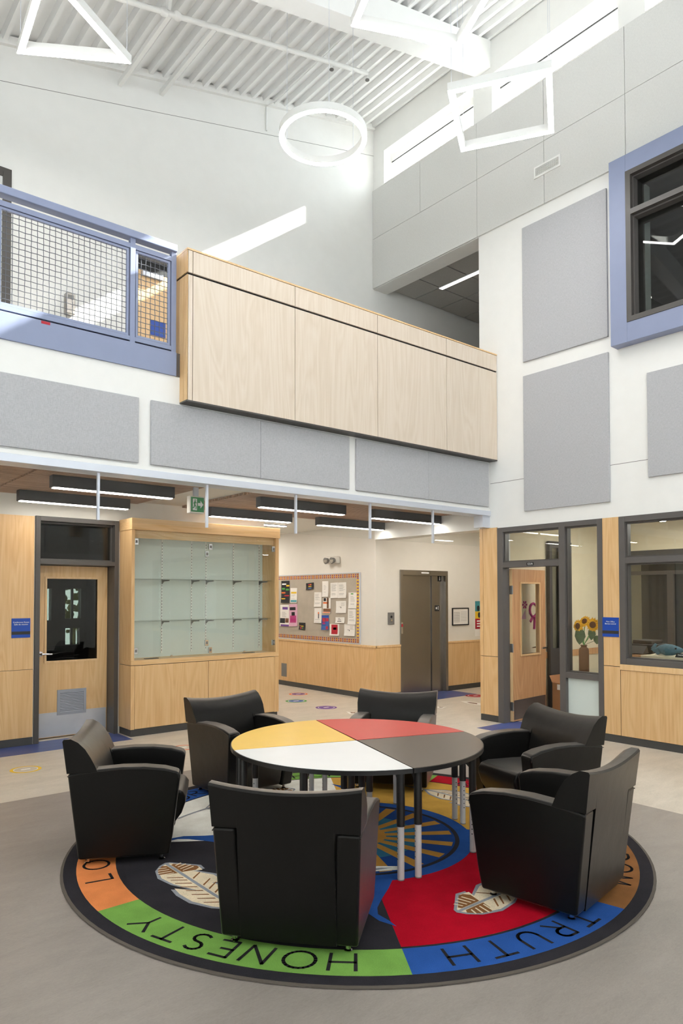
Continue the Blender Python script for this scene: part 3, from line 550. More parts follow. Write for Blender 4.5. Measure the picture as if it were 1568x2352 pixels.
paper('white page with a small standing figure', (582, 685, 702, 935), 'paper', [('orange', .5, .60, .66, .72), ('ink', .52, .3, .66, .6)]+lines(4, .05, .3))
paper('white list page, left one of the upper pair', (848, 275, 970, 525), 'paper', lines(13, .2, .92), -.03)
paper('white list page, right one of the upper pair', (972, 270, 1106, 525), 'paper', lines(13, .2, .92), -.02)
paper('white leaflet with an orange photograph and round logo', (725, 522, 850, 775), 'paper', [('inkblack', .08, .78, .4, .98), ('brownp', .5, .32, .75, 1.), ('brownp', .05, .08, 1, .30), ('orange', .02, .62, .7, .72), ('orange', .05, .02, .95, .09)])
paper('blue and red poster in the middle of the board', (698, 805, 822, 1050), 'bluep', [('red', .15, .56, .55, .82), ('red', .6, .58, .95, .8), ('signblue', .05, .86, .98, .99), ('magenta', .15, .36, .5, .52), ('red', .6, .04, .9, .25)], -.03)
paper('white page with a small map sketch', (938, 572, 1104, 772), 'paper', [('ink', .3, .5, .5, .52), ('ink', .45, .38, .52, .5)]+lines(4, .6, .92, 'ink', .5, .9), -.02)
paper('small white card with two bold lines', (930, 835, 1076, 935), 'paper', [('ink', .3, .72, .5, .8), ('ink', .28, .5, .6, .58), ('inkblack', .2, .22, .66, .34)], -.02)
paper('white sheet bearing a red notice with a white box', (835, 945, 990, 1145), 'paper', [('red', .18, .1, .84, .94), ('printwhite', .38, .32, .7, .7), ('bluep', .3, .12, .6, .3)], -.02)
paper('long white form page with green logo at the right', (1142, 435, 1275, 695), 'paper', [('greenp', .3, .88, .6, .95)]+lines(10, .1, .8, 'ink', .25, .8))
paper('white schedule page below the green logo form', (1132, 700, 1262, 960), 'paper', lines(12, .1, .9, 'ink', .15, .85))
paper('white page with a map sketch at the lower right corner', (1072, 948, 1246, 1150), 'paper', [('ink', .3, .5, .48, .53), ('ink', .45, .38, .52, .5)]+lines(4, .55, .9, 'ink', .55, .95), -.02)
em = thing('emergency_light', 'twin headed emergency light on the hall wall above the board', 'light', (XH, 9.96, 2.35))
MB().box(XH-.09, XH-.001, 9.80, 10.12, 2.35, 2.48).build('housing', 'hallwhite', em, bevel=.02)
for y in (9.87, 10.05): h_ = MB().tube([(XH-.09, y, 2.41), (XH-.15, y, 2.40)], [.045, .06], 14).build('lamp_head', 'greyplastic', em, smooth=40); MB().tube([(XH-.15, y, 2.40), (XH-.153, y, 2.40)], .05, 14).build('lens', 'chrome', h_)
# ------------------------------------------------------------------ elevator
d2 = struct('door_2', (9.3, YB, 0))
wallmb('y', YB-.025, YB+.12, 8.68, 9.91, 0, 2.222, [(8.742, 9.848, 0, 2.13)]).build('frame', 'steel', d2, bevel=.003)
MB().box(8.742, 9.545, YB+.07, YB+.095, 0.002, 2.13).build('sliding_panel', 'steel', d2); MB().box(9.552, 9.848, YB+.05, YB+.07, .002, 2.13).build('sliding_panel', 'steel', d2)
MB().box(8.7, 9.89, YB+.12, YB+.2, 0, 2.2).build('dark_backing', 'gap', d2); MB().box(9.20, 9.40, YB-.0265, YB-.0245, 2.165, 2.19).build('nameplate', 'printwhite', d2)  # dark sheet added so no outside light shows between the panels
for x0, x1, z0, z1, s_ in ((9.71, 9.81, 2.03, 2.13, '1'), (9.63, 9.75, 1.48, 1.59, '1')):
    p_ = MB().box(x0, x1, YB+.046, YB+.0495, z0, z1).build('floor_plate', 'inkblack', d2); text('numeral', s_, .1, ((x0+x1)/2+(.025 if z0 < 2 else 0), YB+.046, (z0+z1)/2), (1, 0, 0), (0, 0, 1), 'printwhite', p_, .0004)
    if z0 < 2:
        s2 = MB(); cx, cz = x0+.038, (z0+z1)/2; pts = [(cx+(.03 if k % 2 == 0 else .013)*math.sin(k*math.pi/5), YB+.0452, cz+(.03 if k % 2 == 0 else .013)*math.cos(k*math.pi/5)) for k in range(10)]
        s2.add(pts, [tuple(range(10))]).build('star', 'printwhite', p_)
MB().box(8.69, 8.73, YB-.028, YB-.0245, 1.1, 1.3).build('key_panel', 'chrome', d2); MB().box(8.695, 8.725, YB-.031, YB-.0275, 1.22, 1.27).build('key_switch', 'red', d2)
cb = thing('call_panel', 'steel call button plate left of the elevator', 'call panel', (8.465, YB, 1.27)); pb = MB().box(8.39, 8.54, YB-.012, YB-.0005, 1.265, 1.475).build('plate', 'greyplastic', cb, bevel=.002)
for z in (1.40, 1.34): MB().tube([(8.465, YB-.012, z), (8.465, YB-.02, z)], .02, 14).build('button', 'inkblack' if z > 1.38 else 'chrome', cb, smooth=40)
fp = thing('framed_plan', 'framed floor plan on the wall right of the elevator', 'framed plan', (10.27, YB, 1.2)); wallmb('y', YB-.02, YB-.0005, 10.04, 10.51, 1.205, 1.535, [(10.06, 10.49, 1.225, 1.515)]).build('frame', 'inkblack', fp)
MB().box(10.06, 10.49, YB-.01, YB-.0006, 1.225, 1.515).build('sheet', 'paper', fp); ln = MB()
for k in range(7): ln.box(10.09, 10.25, YB-.0112, YB-.0099, 1.27+k*.03, 1.274+k*.03); ln.box(10.28, 10.46, YB-.0112, YB-.0099, 1.29+k*.028, 1.293+k*.028)
for k in range(5): ln.box(10.10+k*.035, 10.103+k*.035, YB-.0112, YB-.0099, 1.27, 1.45)
ln.build('plan_lines', 'ink', fp, kind='stuff')
po = thing('poster', 'tall colourful poster cut off by the wooden column', 'poster', (10.9, YB, .98)); MB().box(10.71, 11.05, YB-.004, YB-.0005, .98, 1.66).build('sheet', 'paper', po)
for z0, z1, mt in ((1.46, 1.66, 'teal'), (1.32, 1.46, 'yellow'), (1.12, 1.32, 'red')): MB().box(10.71, 11.05, YB-.005, YB-.0042, z0, z1).build('colour_block', mt, po)
ln = MB(); 
for k in range(3): ln.box(10.76, 10.86, YB-.006, YB-.0052, 1.16+k*.05, 1.185+k*.05)
ln.build('print', 'printwhite', po, kind='stuff'); ln = MB(); ln.ball((10.80, YB-.007, 1.52), (.04, .001, .06), 6); ln.ball((10.83, YB-.007, 1.39), (.04, .001, .06), 6); ln.build('figure', 'inkblack', po)
# ------------------------------------------------------------------ hall lamps, exit sign, ceiling fittings
spots = [('black box pendant at far left, nearer one under the slats', 2.24, 3.55, 7.16), ('black box pendant at far left, rear one near the left door', 2.26, 3.56, 8.39), ('black box pendant over the display cabinet, rear one', 4.70, 6.04, 8.40),
         ('black box pendant over the display cabinet, front one', 4.68, 6.03, 7.16), ('black box pendant in front of the elevator hall, rear one', 6.56, 7.92, 8.42), ('black box pendant nearest the wooden column', 6.56, 7.93, 7.19)]
for lbl, a, b_, y in spots:
    t = thing('hall_pendant', lbl, 'light', ((a+b_)/2, y+.05, 2.835), group='black box lamps under the slat ceiling')
    MB().box(a, b_, y, y+.11, 2.842, 2.963).build('housing', 'blackmatte', t, bevel=.002); MB().box(a+.02, b_-.02, y+.015, y+.095, 2.835, 2.843).build('diffuser', 'lamphall', t)
for lbl, x0, x1, y0, y1 in (('ceiling strip light in the corridor beyond the cabinet', 6.5, 7.15, 10.1, 10.2), ('ceiling strip light in the elevator hall nearest the column', 8.75, 9.5, 7.35, 7.45), ('ceiling strip light in the elevator hall, second one', 8.75, 10.2, 7.85, 7.95), ('ceiling strip light in the far right hall', 10.5, 11.7, 7.6, 7.7), ('unseen ceiling strip light added at the end of the corridor', 6.5, 7.5, 12.0, 12.1)):  # the last strip is added out of view to brighten the deep corridor
    t = thing('strip_light', lbl, 'light', ((x0+x1)/2, (y0+y1)/2, 2.98)); MB().box(x0, x1, y0, y1, 2.985, 2.9985).build('frame', 'alu', t); MB().box(x0+.01, x1-.01, y0+.01, y1-.01, 2.98, 2.986).build('diffuser', 'lampcorridor' if x1 < 8 else 'lampstrip', t)
ex = thing('exit_sign', 'green running man exit sign hanging above the display cabinet', 'exit sign', (3.78, 7.0, 2.67)); e0, e1 = onY(439, 1141, 7.0), onY(468, 1177, 7.0)
MB().box(e0.x-.012, e1.x+.012, 7.005, 7.08, e1.z-.014, e0.z+.014).build('housing', 'hallwhite', ex, bevel=.004); MB().box(e0.x, e1.x, 7.0, 7.006, e1.z, e0.z).build('panel', 'exitgreen', ex); MB().box(e0.x+.05, e1.x-.05, 7.03, 7.06, e0.z+.014, 2.966).build('stem', 'alu', ex)
sm = MB(); ex0, ez0, w_, h_ = e0.x, e1.z, e1.x-e0.x, e0.z-e1.z
def EX(u, v): return (ex0+u*w_, 6.9985, ez0+v*h_)
wh = MB().quad(EX(.12, .1), EX(.45, .1), EX(.45, .9), EX(.12, .9)); wh.add([EX(.52, .42), EX(.72, .42), EX(.72, .24), EX(.95, .52), EX(.72, .80), EX(.72, .62), EX(.52, .62)], [tuple(range(7))]); wh.build('arrow_and_door', 'printwhite', ex)
def EX2(u, v): return (ex0+u*w_, 6.9972, ez0+v*h_)
mn = MB(); mn.add([EX2(.30+.04*math.cos(k*.785), .80+.055*math.sin(k*.785)) for k in range(8)], [tuple(range(8))])
for p, q, wd in (((.30, .74), (.26, .48), .05), ((.28, .68), (.42, .60), .025), ((.28, .68), (.17, .56), .025), ((.26, .48), (.38, .36), .035), ((.38, .36), (.36, .18), .03), ((.26, .48), (.22, .30), .035), ((.22, .30), (.08, .24), .03)):
    d = Vector((q[0]-p[0], q[1]-p[1])).normalized(); nx = (-d.y*wd, d.x*wd); mn.quad(EX2(p[0]-nx[0], p[1]-nx[1]), EX2(q[0]-nx[0], q[1]-nx[1]), EX2(q[0]+nx[0], q[1]+nx[1]), EX2(p[0]+nx[0], p[1]+nx[1]))
mn.build('running_figure', 'exitgreen', ex)
# ------------------------------------------------------------------ office front: column, door, windows
of = struct('wall_panelling_right', (XC, 5, 0))
MB().box(XC-.001, XC+.02, 6.18, 6.48, .0, 2.715).build('backing', 'gap', of); MB().box(XC-.012, XC+.0, 6.18, 6.486, 0, .085).build('base', 'base', of)
for z0, z1 in ((.09, .905), (.912, 2.715)):
    for a, b_ in ((6.182, 6.428), (6.434, 6.492)): MB().box(XC-.012, XC-.0005, a, b_, z0, z1).build('panel', 'maple', of)
    MB().box(XC-.0005, 8.3, 6.481, 6.492, z0, z1).build('panel', 'maple', of)
    MB().box(XC-.012, XC+.01, 4.378, 4.588, z0, min(z1, 2.705)).build('panel', 'maple', of)
MB().box(XC-.006, XC+.2, 4.376, 4.59, 0, 2.705).build('pier', 'gap', of)
MB().box(XC+.01, XC+.2, -.3, 4.376, 0, .87).build('low_wall', 'gap', of); MB().box(XC-.012, XC+.01, -.3, 4.59, 0, .085).build('base', 'base', of)
for a, b_ in ((3.0, 4.374), (1.6, 3.0), (.2, 1.6)): MB().box(XC-.012, XC+.01, a+.003, b_-.003, .09, .868).build('panel', 'maple', of)
MB().box(XC-.025, XC+.2, -.3, 4.376, .872, .94).build('sill', 'maplelight', of, bevel=.004)
d3 = struct('door_3', (XC+.05, 5.4, 0)); FX0, FX1 = XC-.015, XC+.13
wallmb('x', FX0, FX1, 4.592, 6.18, 0, 2.705, [(5.20, 6.085, 0, 2.147), (5.20, 6.085, 2.222, 2.64), (4.66, 5.112, .785, 2.64), (4.66, 5.112, .10, .712)]).build('frame', 'framegrey', d3, bevel=.003)
MB().box(XC+.05, XC+.058, 5.20, 6.085, 2.222, 2.64).build('transom_pane', 'glass', d3); MB().box(XC+.05, XC+.058, 4.66, 5.112, .785, 2.64).build('side_pane', 'glass', d3)
MB().box(XC+.04, XC+.06, 4.66, 5.112, .10, .712).build('frosted_panel', 'frost', d3)
for a, b_, z0, z1 in ((5.20, 6.085, 2.222, 2.64), (4.66, 5.112, .785, 2.64)):
    fr = MB(); wallmb('x', XC+.02, XC+.09, a, b_, z0, z1, [(a+.018, b_-.018, z0+.018, z1-.018)], fr); fr.build('glazing_stop', 'darkframe', d3)
np_ = MB().box(FX0-.003, FX0-.0003, 5.58, 5.69, 2.163, 2.205).build('number_plate', 'inkblack', d3); text('number', '121A', .04, (FX0-.003, 5.635, 2.184), (0, -1, 0), (0, 0, 1), 'printwhite', np_, .0004)
# open leaf (built closed in local coordinates, swung on the hinge)
lf = thing('door_leaf', 'open wooden office door with tall glass lite and kick plate', 'door', (8.12, 6.05, 0), R(95), local=True)
def L_(a0, a1, b0, b1, z0, z1, mb=None): return (mb or MB()).box(a0, a1, b0, b1, z0, z1)
# local: leaf runs along -Y from the hinge; room side of the opened leaf is +X... face towards the lobby after opening is -Y world
lm = MB(); wallmb('x', 0, .045, -.90, 0, .01, 2.135, [(-.72, -.22, .93, 1.93)], lm); lm.build('leaf', 'doorwood', lf)
lm = MB(); wallmb('x', -.012, .057, -.745, -.195, .905, 1.955, [(-.72, -.22, .93, 1.93)], lm); lm.build('lite_trim', 'maplelight', lf)
MB().box(.018, .026, -.72, -.22, .93, 1.93).build('lite_pane', 'glass', lf); MB().box(-.003, .0, -.88, -.02, .03, .30).build('kick_plate', 'kickdark', lf); MB().box(.0, .045, .0, .004, .01, 2.135).build('edge_banding', 'maplelight', lf)
for sx in (-1, 1):
    x = -.0 if sx < 0 else .045
    MB().tube([(x, -.83, 1.0), (x+sx*.055, -.83, 1.0), (x+sx*.06, -.82, 1.0), (x+sx*.06, -.70, .995)], [.012, .012, .012, .010], 8).build('handle', 'chrome', lf, smooth=50)
for z in (1.84, 1.03, .22): MB().box(.0, .040, .0042, .0062, z-.06, z+.06).build('hinge', 'hinge', lf); MB().tube([(-.008, .012, z-.06), (-.008, .012, z+.06)], .009, 8).build('hinge_pin', 'hinge', lf)
wo = struct('window_8', (XC, 3, .94)); wallmb('x', FX0, FX1, -.3, 4.376, .94, 2.705, [(-.2, 4.30, 1.01, 2.14), (-.2, 4.30, 2.212, 2.635)]).build('frame', 'framegrey', wo, bevel=.003)
MB().box(XC+.05, XC+.058, -.3, 4.30, .99, 2.64).build('pane', 'glass', wo)
for z0, z1 in ((1.01, 2.14), (2.212, 2.635)): fr = MB(); wallmb('x', XC+.02, XC+.09, -.2, 4.30, z0, z1, [(-.18, 4.282, z0+.018, z1-.018)], fr); fr.build('glazing_stop', 'darkframe', wo)
sg = thing('door_sign', 'blue sign reading Main Office, on wood between door and window', 'sign', (XC-.02, 4.49, 1.26)); MB().box(XC-.022, XC-.0125, 4.385, 4.597, 1.26, 1.495).build('plate', 'signblue', sg, bevel=.003)
MB().box(XC-.0232, XC-.0218, 4.386, 4.596, 1.298, 1.335).build('stripe', 'blackmatte', sg); text('lettering', 'Main Office\nBureau central', .024, (XC-.022, 4.49, 1.43), (0, -1, 0), (0, 0, 1), 'printwhite', sg, .0004)
# office interior
MB().box(8.17, 13.5, -4, 6.34, 2.95, 3.0).build('ceiling_office', 'tile', kind='structure')
MB().box(12.3, 12.45, -4, 6.34, 0, 2.95).build('wall_office_far', 'greyroom', kind='structure')
MB().box(8.27, 12.3, -.6, -.45, 0, 2.95).build('wall_office_side', 'cream', kind='structure')
ow = struct('trim_9', (10, 6.34, 0)); MB().box(8.3, 12.3, 6.325, 6.339, .80, .90).build('chair_rail', 'doorwood', ow)
op = struct('wall_office_partition', (11.2, 5.5, 0)); wallmb('x', 11.2, 11.3, 4.6, 6.34, 0, 2.5, [(4.7, 5.25, .1, 2.1), (5.35, 6.25, .1, 2.1), (4.7, 6.25, 2.16, 2.42)]).build('frame', 'darkframe', op)
MB().box(11.24, 11.25, 4.65, 6.3, .1, 2.45).build('pane', 'glassdark', op); MB().box(11.2, 11.3, 4.25, 4.6, 0, 2.95).build('pier', 'cream', op); MB().box(11.2, 11.3, 4.6, 6.34, 2.5, 2.95).build('header', 'cream', op)
ip = struct('window_9', (9.9, 6.3, 0)); wallmb('y', 6.27, 6.32, 9.35, 9.95, .05, 2.6, [(9.42, 9.62, .95, 2.5), (9.68, 9.90, .95, 2.5)]).build('frame', 'darkframe', ip); MB().box(9.42, 9.90, 6.30, 6.31, .95, 2.5).build('pane', 'glassdark', ip)
for lbl, x0, y0 in (('office ceiling strip light near the open door', 9.2, 5.0), ('office ceiling strip light in front of the office window', 9.6, 3.2), ('office ceiling strip light deep in the office', 10.8, 4.2), ('office ceiling strip light at the near end', 9.6, 1.2)):
    t = thing('strip_light', lbl, 'light', (x0+.6, y0, 2.86)); MB().box(x0, x0+1.2, y0-.04, y0+.04, 2.87, 2.9).build('housing', 'alu', t); MB().box(x0+.01, x0+1.19, y0-.035, y0+.035, 2.862, 2.871).build('diffuser', 'lampoffice', t)
    for xx in (x0+.1, x0+1.1): MB().tube([(xx, y0, 2.9), (xx, y0, 2.955)], .003, 5).build('cable', 'alu', t)
# wall pictures seen through the door lite
wd = thing('wall_decoration', 'pink paper flower and figure cut-outs on the office wall', 'decoration', (8.9, 6.33, 1.3))
def on(px, py): return onY(px, py, 6.335)
mb = MB(); c = on(1205, 1389)
for k in range(6):
    t = k*math.pi/3; mb.prism([(.012, -.004), (.05, -.018), (.065, 0), (.05, .018), (.012, .004)], lambda p, t=t: (c.x+p[0]*math.cos(t)-p[1]*math.sin(t), 6.339, c.z+p[0]*math.sin(t)+p[1]*math.cos(t)), lambda p, t=t: (c.x+p[0]*math.cos(t)-p[1]*math.sin(t), 6.335, c.z+p[0]*math.sin(t)+p[1]*math.cos(t)))
mb.build('flower', 'magenta', wd); mb = MB(); q = [on(1196, 1422), on(1206, 1402), on(1208, 1422)]; mb.prism(q, lambda p: (p.x, 6.339, p.z), lambda p: (p.x, 6.335, p.z)).build('skirt', 'pinkp', wd)
mb = MB(); c = on(1224, 1401); mb.tube([(c.x+.09*math.cos(k*.52), 6.332, c.z+.1*math.sin(k*.52)) for k in range(13)], .018, 6); e = on(1226, 1445); mb.tube([(c.x+.03, 6.332, c.z-.1), (e.x, 6.332, e.z)], .018, 6); mb.tube([(on(1217, 1428).x, 6.332, on(1217, 1428).z), (on(1222, 1418).x, 6.332, on(1222, 1418).z)], .02, 6); mb.build('figure', 'magenta', wd)
# reception desk and its clutter
dk_ = thing('reception_desk', 'cream reception counter behind the office window', 'desk', (9.1, 3.3, 0))
MB().box(8.86, 9.6, 1.2, 4.56, 0, .955).build('front_panel', 'cream', dk_); MB().box(8.84, 9.62, 1.18, 4.58, .955, .985).build('counter_top', 'cream', dk_, bevel=.004); sd_ = thing('side_desk', 'narrow wooden desk holding the printer, beside the reception counter', 'desk', (9.8, 4.8, 0)); MB().box(9.0, 10.6, 4.585, 5.0, .93, .97).build('top', 'doorwood', sd_); MB().box(10.5, 10.58, 4.6, 4.98, 0, .93).build('end_panel', 'doorwood', sd_); MB().box(9.02, 9.06, 4.6, 4.98, 0, .93).build('end_panel', 'doorwood', sd_)
w = thing('plush_toy', 'blue grey plush sea animal lying on the office counter', 'plush toy', (9.0, 4.2, .985)); ca = onX(1535, 1492, 8.98)
bm_ = MB(); prof = [(0.0, .012), (.05, .05), (.13, .075), (.22, .07), (.30, .045), (.36, .018)]
vs = []; nn = 12
for u, r_ in prof:
    for k in range(nn): t = 2*math.pi*k/nn; vs.append((8.98+r_*math.cos(t), ca.y+.17-u, .99+.075+r_*math.sin(t)))
bm_.add(vs, [(i*nn+k, i*nn+(k+1) % nn, (i+1)*nn+(k+1) % nn, (i+1)*nn+k) for i in range(len(prof)-1) for k in range(nn)]+[tuple(range(nn)), tuple(range((len(prof)-1)*nn, len(prof)*nn))]); bm_.build('body', 'plushblue', w, smooth=70)
MB().prism([(0, 0), (.09, .02), (.13, -.05), (.09, -.065), (.04, -.03)], lambda p: (8.9, ca.y+.20-p[0], 1.065+p[1]), lambda p: (8.925, ca.y+.20-p[0], 1.065+p[1])).build('fin', 'plushblue', w, bevel=.006)
MB().prism([(0, 0), (.05, .06), (.08, .05), (.06, 0), (.08, -.05), (.05, -.06)], lambda p: (8.97, ca.y+.23-p[0], 1.08+p[1]), lambda p: (8.99, ca.y+.23-p[0], 1.08+p[1])).build('tail', 'plushblue', w, bevel=.005)
MB().ball((8.915, ca.y-.12, 1.09), .012, 6).build('eye', 'inkblack', w)
npl = thing('name_plate', 'black wedge shaped name plate on the counter at right edge', 'name plate', (8.9, 4.0, .985)); a = onX(1551, 1492, 8.88); MB().prism([(8.86, .985), (8.92, .985), (8.90, 1.035)], lambda p: (p[0], a.y, p[1]), lambda p: (p[0], a.y-.25, p[1])).build('wedge', 'inkblack', npl)
text('lettering', 'TAMMY', .03, (8.878, a.y-.075, 1.010), (0, -1, 0), (.04, 0, .05), 'printwhite', npl, .0003, off=.004)
pr_ = thing('printer', 'black desk printer on the wooden desk return in the office', 'printer', (9.4, 4.8, .97)); MB().box(9.25, 9.7, 4.62, 4.97, .97, 1.10).build('body', 'inkblack', pr_, bevel=.015); MB().box(9.3, 9.62, 4.66, 4.93, 1.10, 1.15).build('lid', 'blackmatte', pr_, bevel=.01); MB().prism([(0, 0), (.16, .0), (.05, .1)], lambda p: (9.22-p[0], 4.66, .985+p[1]), lambda p: (9.22-p[0], 4.9, .985+p[1])).build('tray', 'blackmatte', pr_)
ps = thing('paper_stack', 'loose white papers on the office counter beside the plush toy', 'papers', (9.1, 4.42, .985))
for k in range(4): mb = MB(); a = .2*k; mb.prism([(-.1, -.07), (.1, -.07), (.1, .07), (-.1, .07)], lambda p: (9.15+p[0]*math.cos(a)-p[1]*math.sin(a), 4.44+p[0]*math.sin(a)+p[1]*math.cos(a), .986+k*.006), lambda p: (9.15+p[0]*math.cos(a)-p[1]*math.sin(a), 4.44+p[0]*math.sin(a)+p[1]*math.cos(a), .990+k*.006)); mb.build('sheet', 'paper', ps)
mo = thing('monitor', 'cream backed computer screen behind the office counter', 'monitor', (9.9, 4.2, .5)); MB().box(9.88, 9.92, 3.75, 4.25, 1.0, 1.2).build('screen', 'hallwhite', mo, bevel=.006); MB().box(9.89, 9.93, 3.97, 4.03, .76, 1.0).build('stand', 'alu', mo); MB().box(9.8, 10.0, 3.9, 4.1, .745, .76).build('foot', 'alu', mo)
ds = thing('office_desk', 'low work desk behind the reception counter', 'desk', (10.1, 3.5, 0)); MB().box(9.65, 10.5, 2.4, 4.5, .715, .745).build('top', 'doorwood', ds)
for x in (9.7, 10.4):
    for y in (2.45, 4.4): MB().box(x, x+.05, y, y+.05, 0, .715).build('leg', 'framegrey', ds)
qa, qb = onX(1268, 1600, 9.2), onX(1293, 1600, 9.2)
cbx = thing('cardboard_box', 'brown cardboard box standing inside the office door', 'box', (9.4, qa.y, 0)); MB().box(9.2, 9.55, qb.y, qa.y, 0, .46).build('carton', 'cardboard', cbx, bevel=.004); MB().add([(9.2, qa.y, .46), (9.55, qa.y, .46), (9.55, qa.y+.05, .56), (9.2, qa.y+.05, .56)], [(0, 1, 2, 3)]).build('flap', 'cardboard', cbx); MB().box(9.199, 9.1995, qb.y+.02, qb.y+.1, .36, .44).build('shipping_label', 'paper', cbx)
# vase with sunflowers on the side-pane rail
VX, VZ = XC+.105, .785; va = onX(1341, 1548, VX); VY = va.y; k_ = (onX(1341, 1484, VX).z-va.z)
ledge = MB().box(XC+.13, XC+.24, 4.62, 5.15, .74, .785).build('side_ledge', 'framegrey', d3); VX = XC+.165; VY = onX(1341, 1540, VX).y
vs_ = MB().lathe([(.0, 0), (.058, 0), (.062, .01), (.062, .27), (.055, .30), (.036, .318), (.036, .33), (.045, .345), (.038, .345), (.03, .33), (.03, .02), (0, .02)], 24, (VX, VY, VZ)).build('vase', 'brownp', None, smooth=40); tag(vs_, 'tall brown bottle vase behind the glass beside the office door', 'vase')
def sunflower(lbl, px, py, rad, tilt):
    c = onX(px, py, VX-.02+tilt[1]*.12); t = thing('sunflower', lbl, 'flower', (VX, VY, VZ+.1), group='sunflowers in the brown vase')
    MB().tube([(VX, VY, VZ+.05), (VX, VY, VZ+.34), (VX+.01, VY+(c.y-VY)*.5, (VZ+.34+c.z)/2), (c.x+.02, c.y, c.z)], .005, 6).build('stem', 'greenp', t, smooth=60)
    n_ = Vector((-1, tilt[0], tilt[1])).normalized(); a = n_.cross(Vector((0, 0, 1))).normalized(); b_ = a.cross(n_)
    pe = MB()
    for ring in range(2):
        for k in range(15):
            th = 2*math.pi*(k+.5*ring)/15; d = a*math.cos(th)+b_*math.sin(th); s_ = d.cross(n_); r1 = rad*(.98 if ring else .86)*random.uniform(.92, 1.06); o = c+n_*(.006-.006*ring); w_ = rad*.16
            pe.add([o+d*rad*.36, o+d*rad*.62+s_*w_+n_*.006, o+d*r1-n_*.012, o+d*rad*.62-s_*w_+n_*.006], [(0, 1, 2), (0, 2, 3)])
    pe.build('petals', 'sunyellow', t)
    MB().lathe([(0, 0), (rad*.42, 0), (rad*.44, .006), (rad*.3, .016), (0, .014)], 16).build('x', 'suncentre', None) if False else None
    ds_ = MB(); ds_.tube([c-n_*.004, c+n_*.010, c+n_*.014], [rad*.44, rad*.42, rad*.28], 16); ds_.build('disc', 'suncentre', t, smooth=50); return t
plain('sunyellow', (240, 178, 22), .6, var=.12, scale=40.); plain('suncentre', (96, 52, 20), .9, var=.4, scale=200.); plain('leafgreen', (78, 98, 66), .6, var=.15, scale=20.)
SF = [sunflower('sunflower at the left of the bouquet, facing slightly left', 1327, 1438, .095, (.25, .05)), sunflower('sunflower at the right of the bouquet, facing front', 1361, 1435, .098, (-.15, 0)), sunflower('sunflower at the top middle of the bouquet, half hidden', 1342, 1427, .085, (0, .45))]
for i, (lbl, px, py, w_, h_) in enumerate((('broad green leaf left of the vase neck', 1330, 1462, .082, .105), ('broad green leaf under the right sunflower', 1357, 1457, .058, .075), ('broad dark leaf at the far right of the bouquet', 1370, 1470, .062, .055))):
    c = onX(px, py, VX-.03+.01*i); lf_ = MB(); pts = [(0, -1), (.55, -.6), (.95, 0), (.8, .6), (.3, 1), (-.3, 1), (-.8, .6), (-.95, 0), (-.55, -.6)]
    lf_.add([c]+[c+Vector((.02*(abs(p[0])), p[0]*w_, p[1]*h_)) for p in pts], [(0, k+1, (k+1) % 9+1) for k in range(9)]); o = lf_.build('leaf', 'leafgreen', SF[min(i, 1)], smooth=80, label=lbl); MB().tube([c+Vector((.003, 0, 0)), (VX+.0, VY+.004*i, VZ+.34), (VX, VY+.004*i, VZ+.2)], .003, 5).build('stalk', 'leafgreen', o)
# ------------------------------------------------------------------ rug
RC = (3.39, 3.925); RR = 2.0
rug = thing('round_rug', 'large round rug with coloured word ring, feathers and sun motif', 'rug', (*RC, 0), local=True)
def pol(r, a, z=0.): return (r*math.cos(R(a)), r*math.sin(R(a)), z)
def sector(r0, r1, a0, a1, z0, z1, name, mat, parent, step=3.):
    n = max(2, int(abs(a1-a0)/step)); mb = MB(); vs = []; fs = []
    for i in range(n+1):
        a = a0+(a1-a0)*i/n; vs += [pol(r0, a, z0), pol(r1, a, z0), pol(r1, a, z1), pol(r0, a, z1)]
    for i in range(n):
        for k in range(4): fs.append((4*i+k, 4*i+(k+1) % 4, 4*i+4+(k+1) % 4, 4*i+4+k))
    fs += [(0, 1, 2, 3), (4*n, 4*n+1, 4*n+2, 4*n+3)]; mb.add(vs, fs); return mb.build(name, mat, parent)
H0 = .010
MB().lathe([(0, 0), (1.975, 0), (2.0, .003), (2.0, .009), (1.982, H0+.001), (0, H0-.001)], 96).build('bound_edge', 'rope', rug)
sector(1.905, 1.983, 0, 360, .004, H0+.0015, 'border_band', 'rblack', rug)
segs = [('HONESTY', 'rgreen', -123, -179.3), ('LOVE', 'rorange', 180.7, 128.6), ('COURAGE', 'rblue', 128.6, 76.6), ('HUMILITY', 'rgreen', 76.6, 24.5), ('RESPECT', 'rred', 24.5, -27.5), ('WISDOM', 'rbrown', -27.5, -79.3), ('TRUTH', 'rblue', -79.3, -123)]
